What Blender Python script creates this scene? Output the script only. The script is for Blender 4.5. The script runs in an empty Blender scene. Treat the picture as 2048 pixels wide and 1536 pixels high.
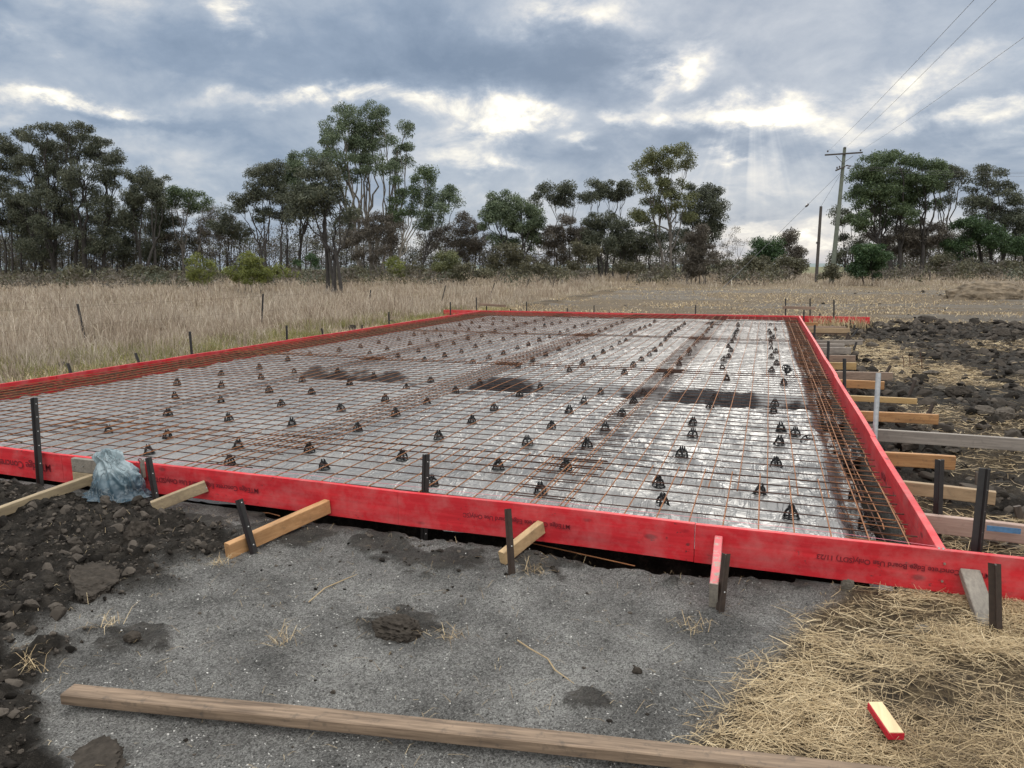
import bpy, math, random
import numpy as np
from mathutils import Matrix, Vector
random.seed(7); rng = np.random.default_rng(11)
SC = bpy.context.scene; COL = SC.collection
PI = math.pi
# ------------------------------------------------------------------ camera
FPX, YAW, PITCH, ROLL = 1440.0, .34, -.1597, -.0052
CAM = np.array([-.933, -4.282, 1.52])
def _axes():
    F = np.array([-math.sin(YAW)*math.cos(PITCH), math.cos(YAW)*math.cos(PITCH), math.sin(PITCH)])
    R = np.array([math.cos(YAW), math.sin(YAW), 0.]); U = np.cross(R, F)
    c, s = math.cos(ROLL), math.sin(ROLL)
    return c*R+s*U, -s*R+c*U, F
CR, CU, CF = _axes()
def ray(px, py): return CF*FPX + CR*(px-1024) + CU*(768-py)
def at(px, py, z=0.):
    d = ray(px, py); return CAM + (z-CAM[2])/d[2]*d
def atd(px, py, D): return CAM + ray(px, py)*D/FPX
def depth(p): return float((np.asarray(p)-CAM) @ CF)
def on_y(px, py, y):
    d = ray(px, py); return CAM + (y-CAM[1])/d[1]*d
def on_x(px, py, x):
    d = ray(px, py); return CAM + (x-CAM[0])/d[0]*d
cam = bpy.data.cameras.new('camera'); co = bpy.data.objects.new('camera', cam); COL.objects.link(co)
cam.sensor_width = 36; cam.lens = FPX/2048*36; cam.clip_end = 9000; cam.clip_start = .05
m = Matrix.Identity(4)
for i in range(3): m[i][0], m[i][1], m[i][2], m[i][3] = CR[i], CU[i], -CF[i], CAM[i]
co.matrix_world = m; SC.camera = co
SC.view_settings.view_transform = 'Standard'; SC.view_settings.look = 'None'
SC.view_settings.exposure = .14; SC.view_settings.gamma = 1
SC.cycles.max_bounces = 6; SC.cycles.transparent_max_bounces = 6
L, W, BH = 19.885, 10.675, .24     # slab length, width, board height
PLZ, MZ, GZ = -.135, -.058, -.27   # plastic, mesh, outside ground
# ------------------------------------------------------------------ noise
def _hash(ix, iy, seed):
    h = (ix.astype(np.int64)*374761393 + iy.astype(np.int64)*668265263 + seed*974634777) & 0xffffffff
    h = ((h ^ (h >> 13))*1274126177) & 0xffffffff
    return ((h ^ (h >> 16)) & 0xffff)/65535.0
def vn(x, y, seed=0):
    x = np.asarray(x, float); y = np.asarray(y, float)
    ix, iy = np.floor(x), np.floor(y); fx, fy = x-ix, y-iy
    fx = fx*fx*(3-2*fx); fy = fy*fy*(3-2*fy)
    a, b = _hash(ix, iy, seed), _hash(ix+1, iy, seed); c, d = _hash(ix, iy+1, seed), _hash(ix+1, iy+1, seed)
    return a+(b-a)*fx+(c-a)*fy+(a-b-c+d)*fx*fy
def fbm(x, y, o=4, seed=0):
    s = 0; a = .5; t = 0
    for i in range(o):
        s = s+a*vn(x, y, seed+i*17); t += a; a *= .5
        x, y = x*2.03+5.1, y*2.03-3.7
    return s/t
def ss(a, b, x):
    t = np.clip((x-a)/(b-a), 0, 1); return t*t*(3-2*t)
# ------------------------------------------------------------------ mesh helpers
class MB:
    def __init__(s): s.v = []; s.f = []; s.n = 0
    def add(s, V, F, mi=0):
        V = np.asarray(V, float).reshape(-1, 3)
        if isinstance(F, np.ndarray): s.f.append((F.astype(np.int64)+s.n, mi))
        else:
            by = {}
            for q in F: by.setdefault(len(q), []).append(q)
            for k in by: s.f.append((np.array(by[k], np.int64)+s.n, mi))
        s.v.append(V); s.n += len(V); return s
    def mesh(s, name, mats, smooth=False, off=None):
        me = bpy.data.meshes.new(name); V = np.concatenate(s.v)
        if off is not None: V = V-np.asarray(off)
        nl = sum(a.size for a, _ in s.f); npol = sum(len(a) for a, _ in s.f)
        me.vertices.add(len(V)); me.vertices.foreach_set('co', V.astype(np.float32).ravel())
        me.loops.add(nl); me.loops.foreach_set('vertex_index', np.concatenate([a.ravel() for a, _ in s.f]).astype(np.int32))
        tot = np.concatenate([np.full(len(a), a.shape[1]) for a, _ in s.f])
        st = np.concatenate([[0], np.cumsum(tot)[:-1]])
        me.polygons.add(npol); me.polygons.foreach_set('loop_start', st.astype(np.int32)); me.polygons.foreach_set('loop_total', tot.astype(np.int32))
        me.polygons.foreach_set('material_index', np.concatenate([np.full(len(a), mi) for a, mi in s.f]).astype(np.int32))
        me.polygons.foreach_set('use_smooth', np.full(npol, bool(smooth)))
        for mt in (mats if isinstance(mats, (list, tuple)) else [mats]): me.materials.append(mt)
        me.update(); me.validate(); return me
    def obj(s, name, mats, parent=None, smooth=False, origin=None):
        if parent is not None: origin = WP.get(parent.name, np.zeros(3))
        if origin is None: origin = np.zeros(3)
        o = bpy.data.objects.new(name, s.mesh(name, mats, smooth, origin)); COL.objects.link(o)
        if parent is not None: o.parent = parent; WP[o.name] = origin
        else: o.location = origin; WP[o.name] = np.asarray(origin, float)
        return o
WP = {}
def tag(o, label=None, cat=None, group=None, kind=None):
    if label: o['label'] = label
    if cat: o['category'] = cat
    if group: o['group'] = group
    if kind: o['kind'] = kind
    return o
def root(name, loc, label, cat, group=None):
    o = bpy.data.objects.new(name, None); COL.objects.link(o); o.location = loc; o.empty_display_size = .1
    WP[o.name] = np.asarray(loc, float); return tag(o, label, cat, group)
def unit(v): v = np.asarray(v, float); return v/(np.linalg.norm(v)+1e-12)
def beam(mb, a, b, w, h, ch=.003, mi=0, up=(0, 0, 1), segs=1, wob=0):
    a, b = np.asarray(a, float), np.asarray(b, float); d = unit(b-a)
    s = unit(np.cross(d, up)); u = np.cross(s, d)
    w2, h2 = w/2, h/2; c = min(ch, w2*.4, h2*.4)
    prof = [(-w2+c, -h2), (w2-c, -h2), (w2, -h2+c), (w2, h2-c), (w2-c, h2), (-w2+c, h2), (-w2, h2-c), (-w2, -h2+c)]
    V = []
    for k in range(segs+1):
        t = k/segs; p = a+(b-a)*t
        if wob: p = p+u*wob*math.sin(t*3.1)+s*wob*.6*math.sin(t*5.3+1)
        V += [p+s*x+u*y for x, y in prof]
    F = [tuple(range(8))[::-1]] if False else []
    for k in range(segs):
        for i in range(8): F.append((k*8+i, k*8+(i+1) % 8, k*8+8+(i+1) % 8, k*8+8+i))
    F.append(tuple(range(7, -1, -1))); F.append(tuple(segs*8+i for i in range(8)))
    return mb.add(V, [tuple(reversed(q)) for q in F], mi)
def tube(mb, P, r, n=6, mi=0, cap=True):
    P = np.asarray(P, float); r = np.broadcast_to(r, (len(P),)); k = len(P)
    T = np.gradient(P, axis=0); T /= np.linalg.norm(T, axis=1)[:, None]+1e-12
    ref = np.array([0, 0, 1.]) if abs(T[0][2]) < .9 else np.array([1., 0, 0])
    A = np.cross(T, ref); A /= np.linalg.norm(A, axis=1)[:, None]+1e-12; B = np.cross(T, A)
    th = np.arange(n)/n*2*PI
    V = P[:, None]+r[:, None, None]*(np.cos(th)[None, :, None]*A[:, None]+np.sin(th)[None, :, None]*B[:, None])
    i = np.arange(k-1)[:, None]*n; j = np.arange(n)[None]; j2 = (j+1) % n
    F = np.stack([i+j, i+j2, i+n+j2, i+n+j], -1).reshape(-1, 4)
    mb.add(V.reshape(-1, 3), F, mi)
    if cap and n > 2:
        mb.add(V[-1], [tuple(range(n))], mi); mb.add(V[0], [tuple(range(n-1, -1, -1))], mi)
    return mb
def curve(a, b, bend, n=7):
    a, b = np.asarray(a, float), np.asarray(b, float); t = np.linspace(0, 1, n)[:, None]
    return (1-t)**2*a+2*t*(1-t)*((a+b)/2+np.asarray(bend))+t*t*b
def icosphere(sub):
    t = (1+5**.5)/2
    V = [(-1, t, 0), (1, t, 0), (-1, -t, 0), (1, -t, 0), (0, -1, t), (0, 1, t), (0, -1, -t), (0, 1, -t), (t, 0, -1), (t, 0, 1), (-t, 0, -1), (-t, 0, 1)]
    F = [(0, 11, 5), (0, 5, 1), (0, 1, 7), (0, 7, 10), (0, 10, 11), (1, 5, 9), (5, 11, 4), (11, 10, 2), (10, 7, 6), (7, 1, 8), (3, 9, 4), (3, 4, 2), (3, 2, 6), (3, 6, 8), (3, 8, 9), (4, 9, 5), (2, 4, 11), (6, 2, 10), (8, 6, 7), (9, 8, 1)]
    V = [unit(v) for v in V]
    for _ in range(sub):
        mid = {}; G = []
        def mp(a, b):
            k = (min(a, b), max(a, b))
            if k not in mid: mid[k] = len(V); V.append(unit(V[a]+V[b]))
            return mid[k]
        for a, b, c in F:
            x, y, z = mp(a, b), mp(b, c), mp(c, a); G += [(a, x, z), (b, y, x), (c, z, y), (x, y, z)]
        F = G
    return np.array(V), np.array(F)
ICO = [icosphere(i) for i in range(5)]
def n3(V, sc, seed):   # cheap 3-d noise out of three 2-d slices
    return (fbm(V[:, 0]*sc, V[:, 1]*sc+seed*3.1, 3, seed)+fbm(V[:, 1]*sc+9, V[:, 2]*sc, 3, seed+1)+fbm(V[:, 2]*sc, V[:, 0]*sc+4, 3, seed+2))/3-.5
def clod(mb, c, r, sub=2, seed=0, rough=.9, flat=.0, rot=0, mi=0):
    V, F = ICO[sub]; V = V.copy()
    V *= (1+rough*n3(V, 1.3, seed)+rough*.55*n3(V, 4., seed+7)+(rough*.4*n3(V, 11., seed+13) if sub > 2 else 0))[:, None]
    if flat:                                      # planar cleavage faces
        q = np.random.default_rng(seed)
        for _ in range(11):
            n = unit(q.normal(size=3)); d = V @ n; lim = .42+.36*q.random(); V -= np.outer(np.clip(d-lim, 0, None)*flat, n)
    if sub > 2: V *= (1+.34*n3(V, 7., seed+21)+.20*n3(V, 17., seed+23))[:, None]
    c_, s_ = math.cos(rot), math.sin(rot); V = V*np.asarray(r); V = np.stack([V[:, 0]*c_-V[:, 1]*s_, V[:, 0]*s_+V[:, 1]*c_, V[:, 2]], 1)
    return mb.add(V+np.asarray(c), F, mi)
# ------------------------------------------------------------------ materials
def newmat(name):
    mt = bpy.data.materials.new(name); mt.use_nodes = True; nt = mt.node_tree
    return mt, nt, nt.nodes['Principled BSDF']
class N:
    def __init__(s, nt): s.nt = nt
    def __call__(s, typ, ins=None, **kw):
        n = s.nt.nodes.new(typ)
        for k, v in kw.items(): setattr(n, k, v)
        for k, v in (ins or {}).items():
            if isinstance(v, bpy.types.NodeSocket): s.nt.links.new(v, n.inputs[k])
            else: n.inputs[k].default_value = v
        return n
    def math(s, op, a, b=0., c=0., clamp=False): return s('ShaderNodeMath', {0: a, 1: b, 2: c}, operation=op, use_clamp=clamp).outputs[0]
    def noise(s, vec, scale, detail=4, rough=.55, out='Fac', distortion=0.): return s('ShaderNodeTexNoise', {'Vector': vec, 'Scale': scale, 'Detail': float(detail), 'Roughness': rough, 'Distortion': distortion}).outputs[out]
    def ramp(s, fac, stops, interp='LINEAR'):
        n = s('ShaderNodeValToRGB', {0: fac}); r = n.color_ramp; r.interpolation = interp
        while len(r.elements) < len(stops): r.elements.new(.5)
        for e, (p, c) in zip(r.elements, stops): e.position = p; e.color = (c if isinstance(c, (tuple, list)) else (c, c, c))[:3]+(1,) if not isinstance(c, (int, float)) else (c, c, c, 1)
        return n.outputs[0]
    def mix(s, fac, a, b, blend='MIX'):
        n = s('ShaderNodeMix', data_type='RGBA', blend_type=blend)
        for k, v in ((0, fac), (6, a), (7, b)):
            if isinstance(v, bpy.types.NodeSocket): s.nt.links.new(v, n.inputs[k])
            else: n.inputs[k].default_value = v if k == 0 else tuple(v)[:3]+(1,)
        return n.outputs[2]
    def mapv(s, vec, scale=(1, 1, 1), loc=(0, 0, 0)): return s('ShaderNodeMapping', {'Vector': vec, 'Scale': scale, 'Location': loc}).outputs[0]
    def bump(s, h, st=.5, dist=.01): return s('ShaderNodeBump', {'Height': h, 'Strength': st, 'Distance': dist}).outputs[0]
    def obj(s): return s('ShaderNodeTexCoord').outputs['Object']
    def pos(s): return s('ShaderNodeNewGeometry').outputs['Position']
    def island(s): return s('ShaderNodeNewGeometry').outputs['Random Per Island']
    def objrand(s): return s('ShaderNodeObjectInfo').outputs['Random']
def sset(nt, b, **kw):
    for k, v in kw.items():
        k = k.replace('_', ' ')
        if isinstance(v, bpy.types.NodeSocket): nt.links.new(v, b.inputs[k])
        else: b.inputs[k].default_value = v
def c4(c): return tuple(c)+(1,)

def mat_wood(name, c1, c2, axis=0, scale=1., paint=None, rough=.7, mud=.25):
    """timber: grain runs along the object's own axis"""
    mt, nt, b = newmat(name); n = N(nt); o = n("ShaderNodeVectorMath", {0: n.obj(), 1: n("ShaderNodeVectorMath", {0: (13.1, 7.7, 5.3), "Scale": n.objrand()}, operation="SCALE").outputs[0]}, operation="ADD").outputs[0]
    st = [1, 1, 1]; st[axis] = .06
    g = n.noise(n.mapv(o, tuple(70*scale*s for s in st)), 1., 4, .6)
    k = n.noise(n.mapv(o, tuple(14*scale*s for s in st)), 1., 2, .5)
    col = n.mix(n.ramp(g, [(.3, 0.), (.7, 1.)]), c1, c2)
    col = n.mix(n.math('MULTIPLY', n.ramp(k, [(.45, 0.), (.75, 1.)]), .55), col, tuple(x*.45 for x in c1))
    sp = n.noise(o, 22, 4, .65)
    col = n.mix(n.math('MULTIPLY', n.ramp(sp, [(.56, 0.), (.7, 1.)]), mud), col, (.05, .045, .04))
    if paint:
        pm = n.ramp(n.noise(o, 16, 5, .7), [(.42, 0.), (.5, 1.)])
        col = n.mix(pm, col, paint)
    sset(nt, b, Base_Color=col, Roughness=rough, Normal=n.bump(g, .35, .002)); return mt
def mat_red(name, axis, seed=0, base=(.68, .021, .029)):
    mt, nt, b = newmat(name); n = N(nt); o = n.mapv(n.pos(), loc=(seed*3.7, seed*1.3, 0))
    st = [1, 1, 1]; st[axis] = .05
    g = n.noise(n.mapv(o, tuple(60*s for s in st)), 1., 5, .6)
    k = n.noise(n.mapv(o, tuple((9 if i != axis else .9) for i in range(3))), 1., 3, .6)
    col = n.mix(n.ramp(g, [(.25, 0.), (.75, 1.)]), tuple(x*.8 for x in base), (base[0]*1.08, base[1]*1.5, base[2]*1.5))
    col = n.mix(n.math('MULTIPLY', n.ramp(k, [(.38, 0.), (.72, 1.)]), .75), col, (base[0]*.5, base[1]*.6, base[2]*.7))
    # knots
    kv = [6, 6, 6]; kv[axis] = 2.6
    vo = n('ShaderNodeTexVoronoi', {'Vector': n.mapv(o, tuple(kv)), 'Scale': 1., 'Randomness': 1.})
    kn = n.ramp(n.math('ADD', vo.outputs['Distance'], n.math('MULTIPLY', n.noise(o, 30, 2), .06)), [(.09, 1.), (.16, 0.)])
    col = n.mix(n.math('MULTIPLY', kn, .75), col, (.14, .006, .012))
    # saw marks and mud splashes
    sp = n.noise(n.mapv(o, (1, 1, 1.5)), 24, 5, .7); zone = n.noise(o, 1.7, 2)
    md = n.math('MULTIPLY', n.ramp(sp, [(.6, 0.), (.67, 1.)]), n.ramp(zone, [(.46, 0.), (.58, 1.)]))
    col = n.mix(n.math('MULTIPLY', md, .8), col, (.05, .03, .03))
    # dry dust
    du = n.math('MULTIPLY', n.ramp(n.noise(o, 5, 5, .7), [(.42, 0.), (.75, 1.)]), .34)
    col = n.mix(du, col, (.55, .3, .28))
    sset(nt, b, Base_Color=col, Roughness=.55, Specular_IOR_Level=.35, Normal=n.bump(g, .25, .0015)); return mt
def mat_plain(name, c, rough=.6, var=.3, sc=20., metal=0., spec=.5, bump=0., isl=False):
    mt, nt, b = newmat(name); n = N(nt); o = n.pos()
    g = n.noise(o, sc, 4, .6)
    if isl: g = n.math('ADD', n.math('MULTIPLY', n.island(), .7), n.math('MULTIPLY', g, .3))
    col = n.mix(n.ramp(g, [(.2, 0.), (.8, 1.)]), tuple(x*(1-var) for x in c), tuple(min(1, x*(1+var)) for x in c))
    sset(nt, b, Base_Color=col, Roughness=rough, Metallic=metal, Specular_IOR_Level=spec)
    if bump: sset(nt, b, Normal=n.bump(g, bump, .01))
    return mt
def mat_leaf(name, c1, c2, c3=None, trans=.25, cl=1.1):
    mt, nt, b = newmat(name); n = N(nt)
    r = n.island(); g = n.noise(n.pos(), cl, 2, .5)
    f = n.math('ADD', n.math('MULTIPLY', r, .55), n.math('MULTIPLY', n.ramp(g, [(.3, 0.), (.7, 1.)]), .45))
    col = n.ramp(f, [(.1, c4(c1)), (.55, c4(c2)), (.95, c4(c3 or tuple(x*1.7 for x in c2)))])
    sset(nt, b, Base_Color=col, Roughness=.55, Specular_IOR_Level=.4)
    if trans:
        t = n('ShaderNodeBsdfTranslucent', {'Color': col}); mx = n('ShaderNodeMixShader', {0: trans, 1: b.outputs[0], 2: t.outputs[0]})
        nt.links.new(mx.outputs[0], nt.nodes['Material Output'].inputs[0])
    return mt
def mat_grass(name, stops, trans=.2):
    mt, nt, b = newmat(name); n = N(nt)
    f = n.math('ADD', n.math('MULTIPLY', n.island(), .6), n.math('MULTIPLY', n.ramp(n.noise(n.pos(), .9, 5, .65), [(.34, 0.), (.66, 1.)]), .4))
    col = n.ramp(f, [(p, c4(c)) for p, c in stops])
    sset(nt, b, Base_Color=col, Roughness=.6, Specular_IOR_Level=.3)
    t = n('ShaderNodeBsdfTranslucent', {'Color': col}); mx = n('ShaderNodeMixShader', {0: trans, 1: b.outputs[0], 2: t.outputs[0]})
    nt.links.new(mx.outputs[0], nt.nodes['Material Output'].inputs[0]); return mt

def mat_ground():
    mt, nt, b = newmat('ground_mix'); n = N(nt); p = n.pos()
    A = n('ShaderNodeAttribute', attribute_name='zone'); sp = n('ShaderNodeSeparateColor', {0: A.outputs['Color']})
    soil, straw, field = sp.outputs[0], sp.outputs[1], sp.outputs[2]
    A2 = n('ShaderNodeAttribute', attribute_name='far'); green = A2.outputs['Fac']
    # crushed grit
    vo = n('ShaderNodeTexVoronoi', {'Vector': p, 'Scale': 150.}); gr = n.noise(p, 240, 3, .7)
    grit = n.mix(n.ramp(vo.outputs['Color'], [(.15, 0.), (.95, 1.)]), (.20, .196, .184), (.62, .61, .575))
    grit = n.mix(n.math('MULTIPLY', n.ramp(gr, [(.35, 1.), (.55, 0.)]), .6), grit, (.03, .029, .027))
    grit = n.mix(n.ramp(gr, [(.66, 0.), (.72, 1.)]), grit, (.5, .48, .42))
    grit = n.mix(n.math('MULTIPLY', n.ramp(n.noise(p, 26, 5, .75), [(.56, 0.), (.66, 1.)]), .6), grit, (.06, .055, .049))
    damp = n.ramp(n.noise(p, 1.6, 5, .65), [(.36, .52), (.5, .9), (.66, 1.28)])
    grit = n.mix(1., grit, damp, 'MULTIPLY')
    # black clay
    s1 = n.noise(p, 9, 6, .7); s2 = n.noise(p, 45, 4, .7)
    clay = n.ramp(s1, [(.3, c4((.015, .013, .011))), (.5, c4((.044, .038, .031))), (.72, c4((.12, .104, .086)))])
    clay = n.mix(n.ramp(s2, [(.62, 0.), (.72, 1.)]), clay, (.14, .12, .10))
    # flattened straw
    q1 = n.noise(n.mapv(p, (14, 60, 14)), 1., 4, .7); q2 = n.noise(n.mapv(p, (55, 12, 12)), 1., 4, .7); q3 = n.noise(p, 3.2, 4, .6)
    stw = n.ramp(n.math('MAXIMUM', q1, q2), [(.38, c4((.035, .028, .022))), (.55, c4((.16, .115, .066))), (.7, c4((.40, .31, .18)))])
    stw = n.mix(n.math('MULTIPLY', n.ramp(q3, [(.5, 0.), (.72, 1.)]), .7), stw, (.075, .062, .05))
    # paddock
    f1 = n.noise(n.mapv(p, (1, 1, 1)), 5., 6, .75); f2 = n.noise(p, .25, 4, .6)
    fld = n.ramp(f1, [(.3, c4((.09, .07, .045))), (.52, c4((.24, .185, .115))), (.72, c4((.38, .31, .21)))])
    fld = n.mix(n.math('MULTIPLY', n.ramp(f2, [(.5, 0.), (.7, 1.)]), .5), fld, (.13, .13, .06))
    fld = n.mix(n.math('MULTIPLY', green, .6), fld, (.09, .12, .05))
    col = n.mix(soil, grit, clay); col = n.mix(straw, col, stw); col = n.mix(field, col, fld)
    h = n.math('ADD', n.math('MULTIPLY', vo.outputs['Distance'], -.5), n.math('ADD', gr, n.math('MULTIPLY', s2, 1.2)))
    h = n.math('ADD', h, n.math('MULTIPLY', n.noise(p, 30, 6, .75), 3.2))
    sset(nt, b, Base_Color=col, Roughness=.9, Specular_IOR_Level=.2, Normal=n.bump(h, 1., .018)); return mt
M = {}
M['ground'] = mat_ground()
M['red_x'] = mat_red('red_painted_pine_across', 0); M['red_y'] = mat_red('red_painted_pine_along', 1, 3)
M['ink'] = mat_plain('stamp_ink', (.17, .008, .016), .7, .3, 60)
M['rust'] = mat_plain('rusty_wire', (.25, .105, .042), .7, .5, 9, spec=.3)
M['rust_dark'] = mat_plain('dark_rusty_wire', (.085, .035, .02), .75, .5, 6, spec=.3)
M['rust_shadow_side'] = mat_plain('shadow_side_cross_wire', (.06, .028, .018), .7, .6, 9, spec=.3)  # cross wires painted darker to carry their shadow side
M['chair'] = mat_plain('black_moulded_plastic', (.010, .0105, .011), .45, .2, 40, spec=.3)
M['picket'] = mat_plain('black_bitumen_steel', (.014, .012, .011), .45, .5, 30)
M['picket_rust'] = mat_plain('rusted_dark_steel', (.04, .026, .018), .7, .5, 30)
M['dot'] = mat_plain('pale_bolt_hole', (.6, .6, .58), .5, .1, 50)
M['galv'] = mat_plain('galvanised_steel', (.42, .44, .45), .45, .25, 25, metal=.35)
M['screw'] = mat_plain('zinc_screw', (.55, .55, .52), .3, .2, 50, metal=.9)
M['string'] = mat_plain('pink_string', (.75, .25, .3), .7, .1, 5)
M['wood_orange'] = mat_wood('orange_stained_timber', (.40, .21, .085), (.54, .31, .14), 1)
M['wood_pale'] = mat_wood('pale_new_timber', (.46, .31, .16), (.58, .41, .22), 1)
M['wood_oldpale'] = mat_wood('faded_timber', (.30, .23, .145), (.42, .33, .2), 1)
M['wood_grey'] = mat_wood('weathered_grey_timber', (.17, .15, .125), (.28, .25, .205), 1)
M['wood_brown'] = mat_wood('old_brown_timber', (.10, .068, .045), (.30, .215, .145), 0, .9, None, .8, .5)
M['wood_dark'] = mat_wood('dark_damp_timber', (.05, .038, .03), (.10, .075, .055), 2)
M['wood_painted'] = mat_wood('peeling_red_timber', (.32, .25, .2), (.45, .38, .33), 1, 1., (.62, .14, .15))
M['woodx_grey'] = mat_wood('grey_crosswise_timber', (.20, .175, .15), (.33, .29, .25), 0)
M['woodx_pink'] = mat_wood('pinkish_crosswise_timber', (.32, .22, .18), (.44, .32, .26), 0)
M['woodx_yellow'] = mat_wood('yellow_crosswise_timber', (.37, .235, .095), (.50, .34, .15), 0)
M['woodx_orange'] = mat_wood('orange_crosswise_timber', (.33, .16, .06), (.47, .26, .11), 0, 1, None, .7, .5)
M['woodx_tan'] = mat_wood('tan_crosswise_timber', (.30, .21, .12), (.42, .30, .18), 0)
M['woodx_brown'] = mat_wood('brown_crosswise_timber', (.20, .14, .10), (.32, .23, .17), 0)
M['cream'] = mat_wood('cream_sawn_pine', (.66, .5, .28), (.76, .6, .36), 1, 1, None, .7, .02)
M['red_paint'] = mat_plain('fresh_red_paint', (.5, .012, .03), .5, .15, 20)
M['blue_mark'] = mat_plain('blue_spray_mark', (.08, .20, .36), .7, .3, 40)
M['bark'] = mat_plain('dark_bark', (.035, .031, .028), .9, .5, 4)
M['bark_grey'] = mat_plain('grey_bark', (.11, .098, .085), .9, .5, 3)
M['bark_pale'] = mat_plain('pale_gum_bark', (.27, .245, .21), .85, .45, 1.6)
M['bark_mid'] = mat_plain('streaky_gum_bark', (.15, .135, .115), .85, .6, 2.5)
M['pole'] = mat_plain('weathered_pole_timber', (.12, .135, .105), .85, .35, 3)
M['pole_dark'] = mat_plain('dark_pole_timber', (.06, .052, .046), .85, .3, 3)
M['wire'] = mat_plain('dull_conductor', (.10, .10, .105), .5, .1, 3)
M['porcelain'] = mat_plain('brown_porcelain', (.05, .04, .04), .3, .2, 20)
M['soil'] = mat_plain('black_clay_clod', (.045, .038, .031), .95, .6, 26, spec=.15, bump=.8)
M['soil_pale'] = mat_plain('dry_grey_clod', (.095, .082, .068), .95, .5, 22, spec=.15, bump=.8)
M['stone'] = mat_plain('grey_brown_stone', (.12, .105, .085), .85, .4, 14, spec=.2, bump=.4)
M['clods'] = mat_plain('loose_clay', (.054, .046, .038), .95, .8, 30, spec=.15, isl=True, bump=.6)
M['chips'] = mat_plain('grit_chips', (.28, .275, .255), .85, .9, 30, spec=.2, isl=True)
M['straw'] = mat_grass('dry_straw', [(.05, (.11, .078, .043)), (.35, (.34, .25, .14)), (.65, (.54, .42, .245)), (.95, (.76, .63, .41))], .15)
M['drygrass'] = mat_grass('standing_dry_grass', [(.05, (.13, .095, .07)), (.3, (.27, .21, .155)), (.6, (.44, .36, .275)), (.85, (.62, .54, .43)), (.97, (.34, .31, .16))], .25)
def patchy(mt):
    nt = mt.node_tree; n = N(nt); r = [x for x in nt.nodes if x.type == 'VALTORGB'][-1]; col = r.outputs[0]; links = [l.to_socket for l in col.links]
    g = n.noise(n.pos(), .22, 5, .65); c2 = n.mix(n.ramp(g, [(.45, 0.), (.62, .55)]), col, (.46, .41, .34)); c2 = n.mix(n.ramp(n.noise(n.pos(), .5, 5, .7), [(.54, 0.), (.68, .6)]), c2, (.16, .12, .08))
    for t in links: nt.links.new(c2, t)
patchy(M['drygrass'])
M['greengrass'] = mat_grass('yellow_green_weeds', [(.05, (.10, .10, .03)), (.5, (.22, .22, .07)), (.95, (.36, .31, .13))], .25)
M['lf_dark'] = mat_leaf('dark_olive_leaves', (0.037, 0.044, 0.030), (0.085, 0.098, 0.064), (0.194, 0.200, 0.134))
M['lf_gum'] = mat_leaf('grey_green_gum_leaves', (0.050, 0.074, 0.042), (0.109, 0.147, 0.081), (0.246, 0.290, 0.176))
M['lf_green'] = mat_leaf('fresh_green_leaves', (.036, .056, .026), (.080, .118, .052), (.18, .23, .11))
M['lf_yellow'] = mat_leaf('yellow_green_leaves', (.055, .064, .026), (.13, .142, .06), (.25, .255, .12))
M['lf_brown'] = mat_leaf('dry_brown_leaves', (.05, .043, .034), (.115, .10, .08), (.21, .185, .145))
M['lf_lime'] = mat_leaf('lime_shrub_leaves', (.07, .085, .018), (.16, .185, .045), (.31, .32, .10), .35)
M['lf_shrub'] = mat_leaf('dense_dark_green_leaves', (0.018, 0.039, 0.015), (0.045, 0.087, 0.033), (0.112, 0.173, 0.068))
M['lf_scrub'] = mat_leaf('mixed_scrub', (0.039, 0.039, 0.025), (0.098, 0.095, 0.056), (0.210, 0.196, 0.119))
M['hill'] = mat_plain('far_blue_hill', (.16, .20, .20), 1, .15, .01)
# plastic membrane
def mat_plastic():
    mt, nt, b = newmat('black_builders_film'); n = N(nt); p = n.pos()
    dip_shade = n('ShaderNodeAttribute', attribute_name='dust').outputs['Fac']
    w1 = n.noise(n.mapv(p, (1.1, 3.4, 1)), 1., 3, .5, distortion=1.6); w2 = n.noise(n('ShaderNodeMapping', {'Vector': p, 'Scale': (7., 1.8, 1.), 'Rotation': (0., 0., .6)}).outputs[0], 1., 4, .55, distortion=1.0)
    r1 = n.ramp(n.math('ABSOLUTE', n.math('SUBTRACT', w1, .5)), [(0., 1.), (.10, 0.)]); r2 = n.ramp(n.math('ABSOLUTE', n.math('SUBTRACT', w2, .5)), [(0., 1.), (.09, 0.)])
    dust = n.noise(p, .8, 4, .55)
    col = n.mix(n.ramp(dust, [(.3, 0.), (.7, 1.)]), (.165, .165, .165), (.275, .269, .258))
    mud = n.ramp(n.noise(n.mapv(p, (1.2, .7, 1)), 1., 6, .75), [(.60, 0.), (.74, 1.)])
    col = n.mix(n.math('MULTIPLY', mud, .4), col, (.14, .11, .085)); col = n.mix(dip_shade, (.010, .010, .013), col)  # dark look of the dips mixed in as near-black colour, painted shade
    h = n.math('ADD', n.math('MULTIPLY', r1, .8), n.math('ADD', n.math('MULTIPLY', r2, .5), w1))
    sset(nt, b, Base_Color=col, Roughness=n.ramp(dust, [(.3, .24), (.7, .36)]), IOR=1.7, Specular_IOR_Level=n.ramp(dip_shade, [(0., .10), (.6, .5)]), Normal=n.bump(h, .55, .03)); return mt
M['film'] = mat_plastic()
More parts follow.
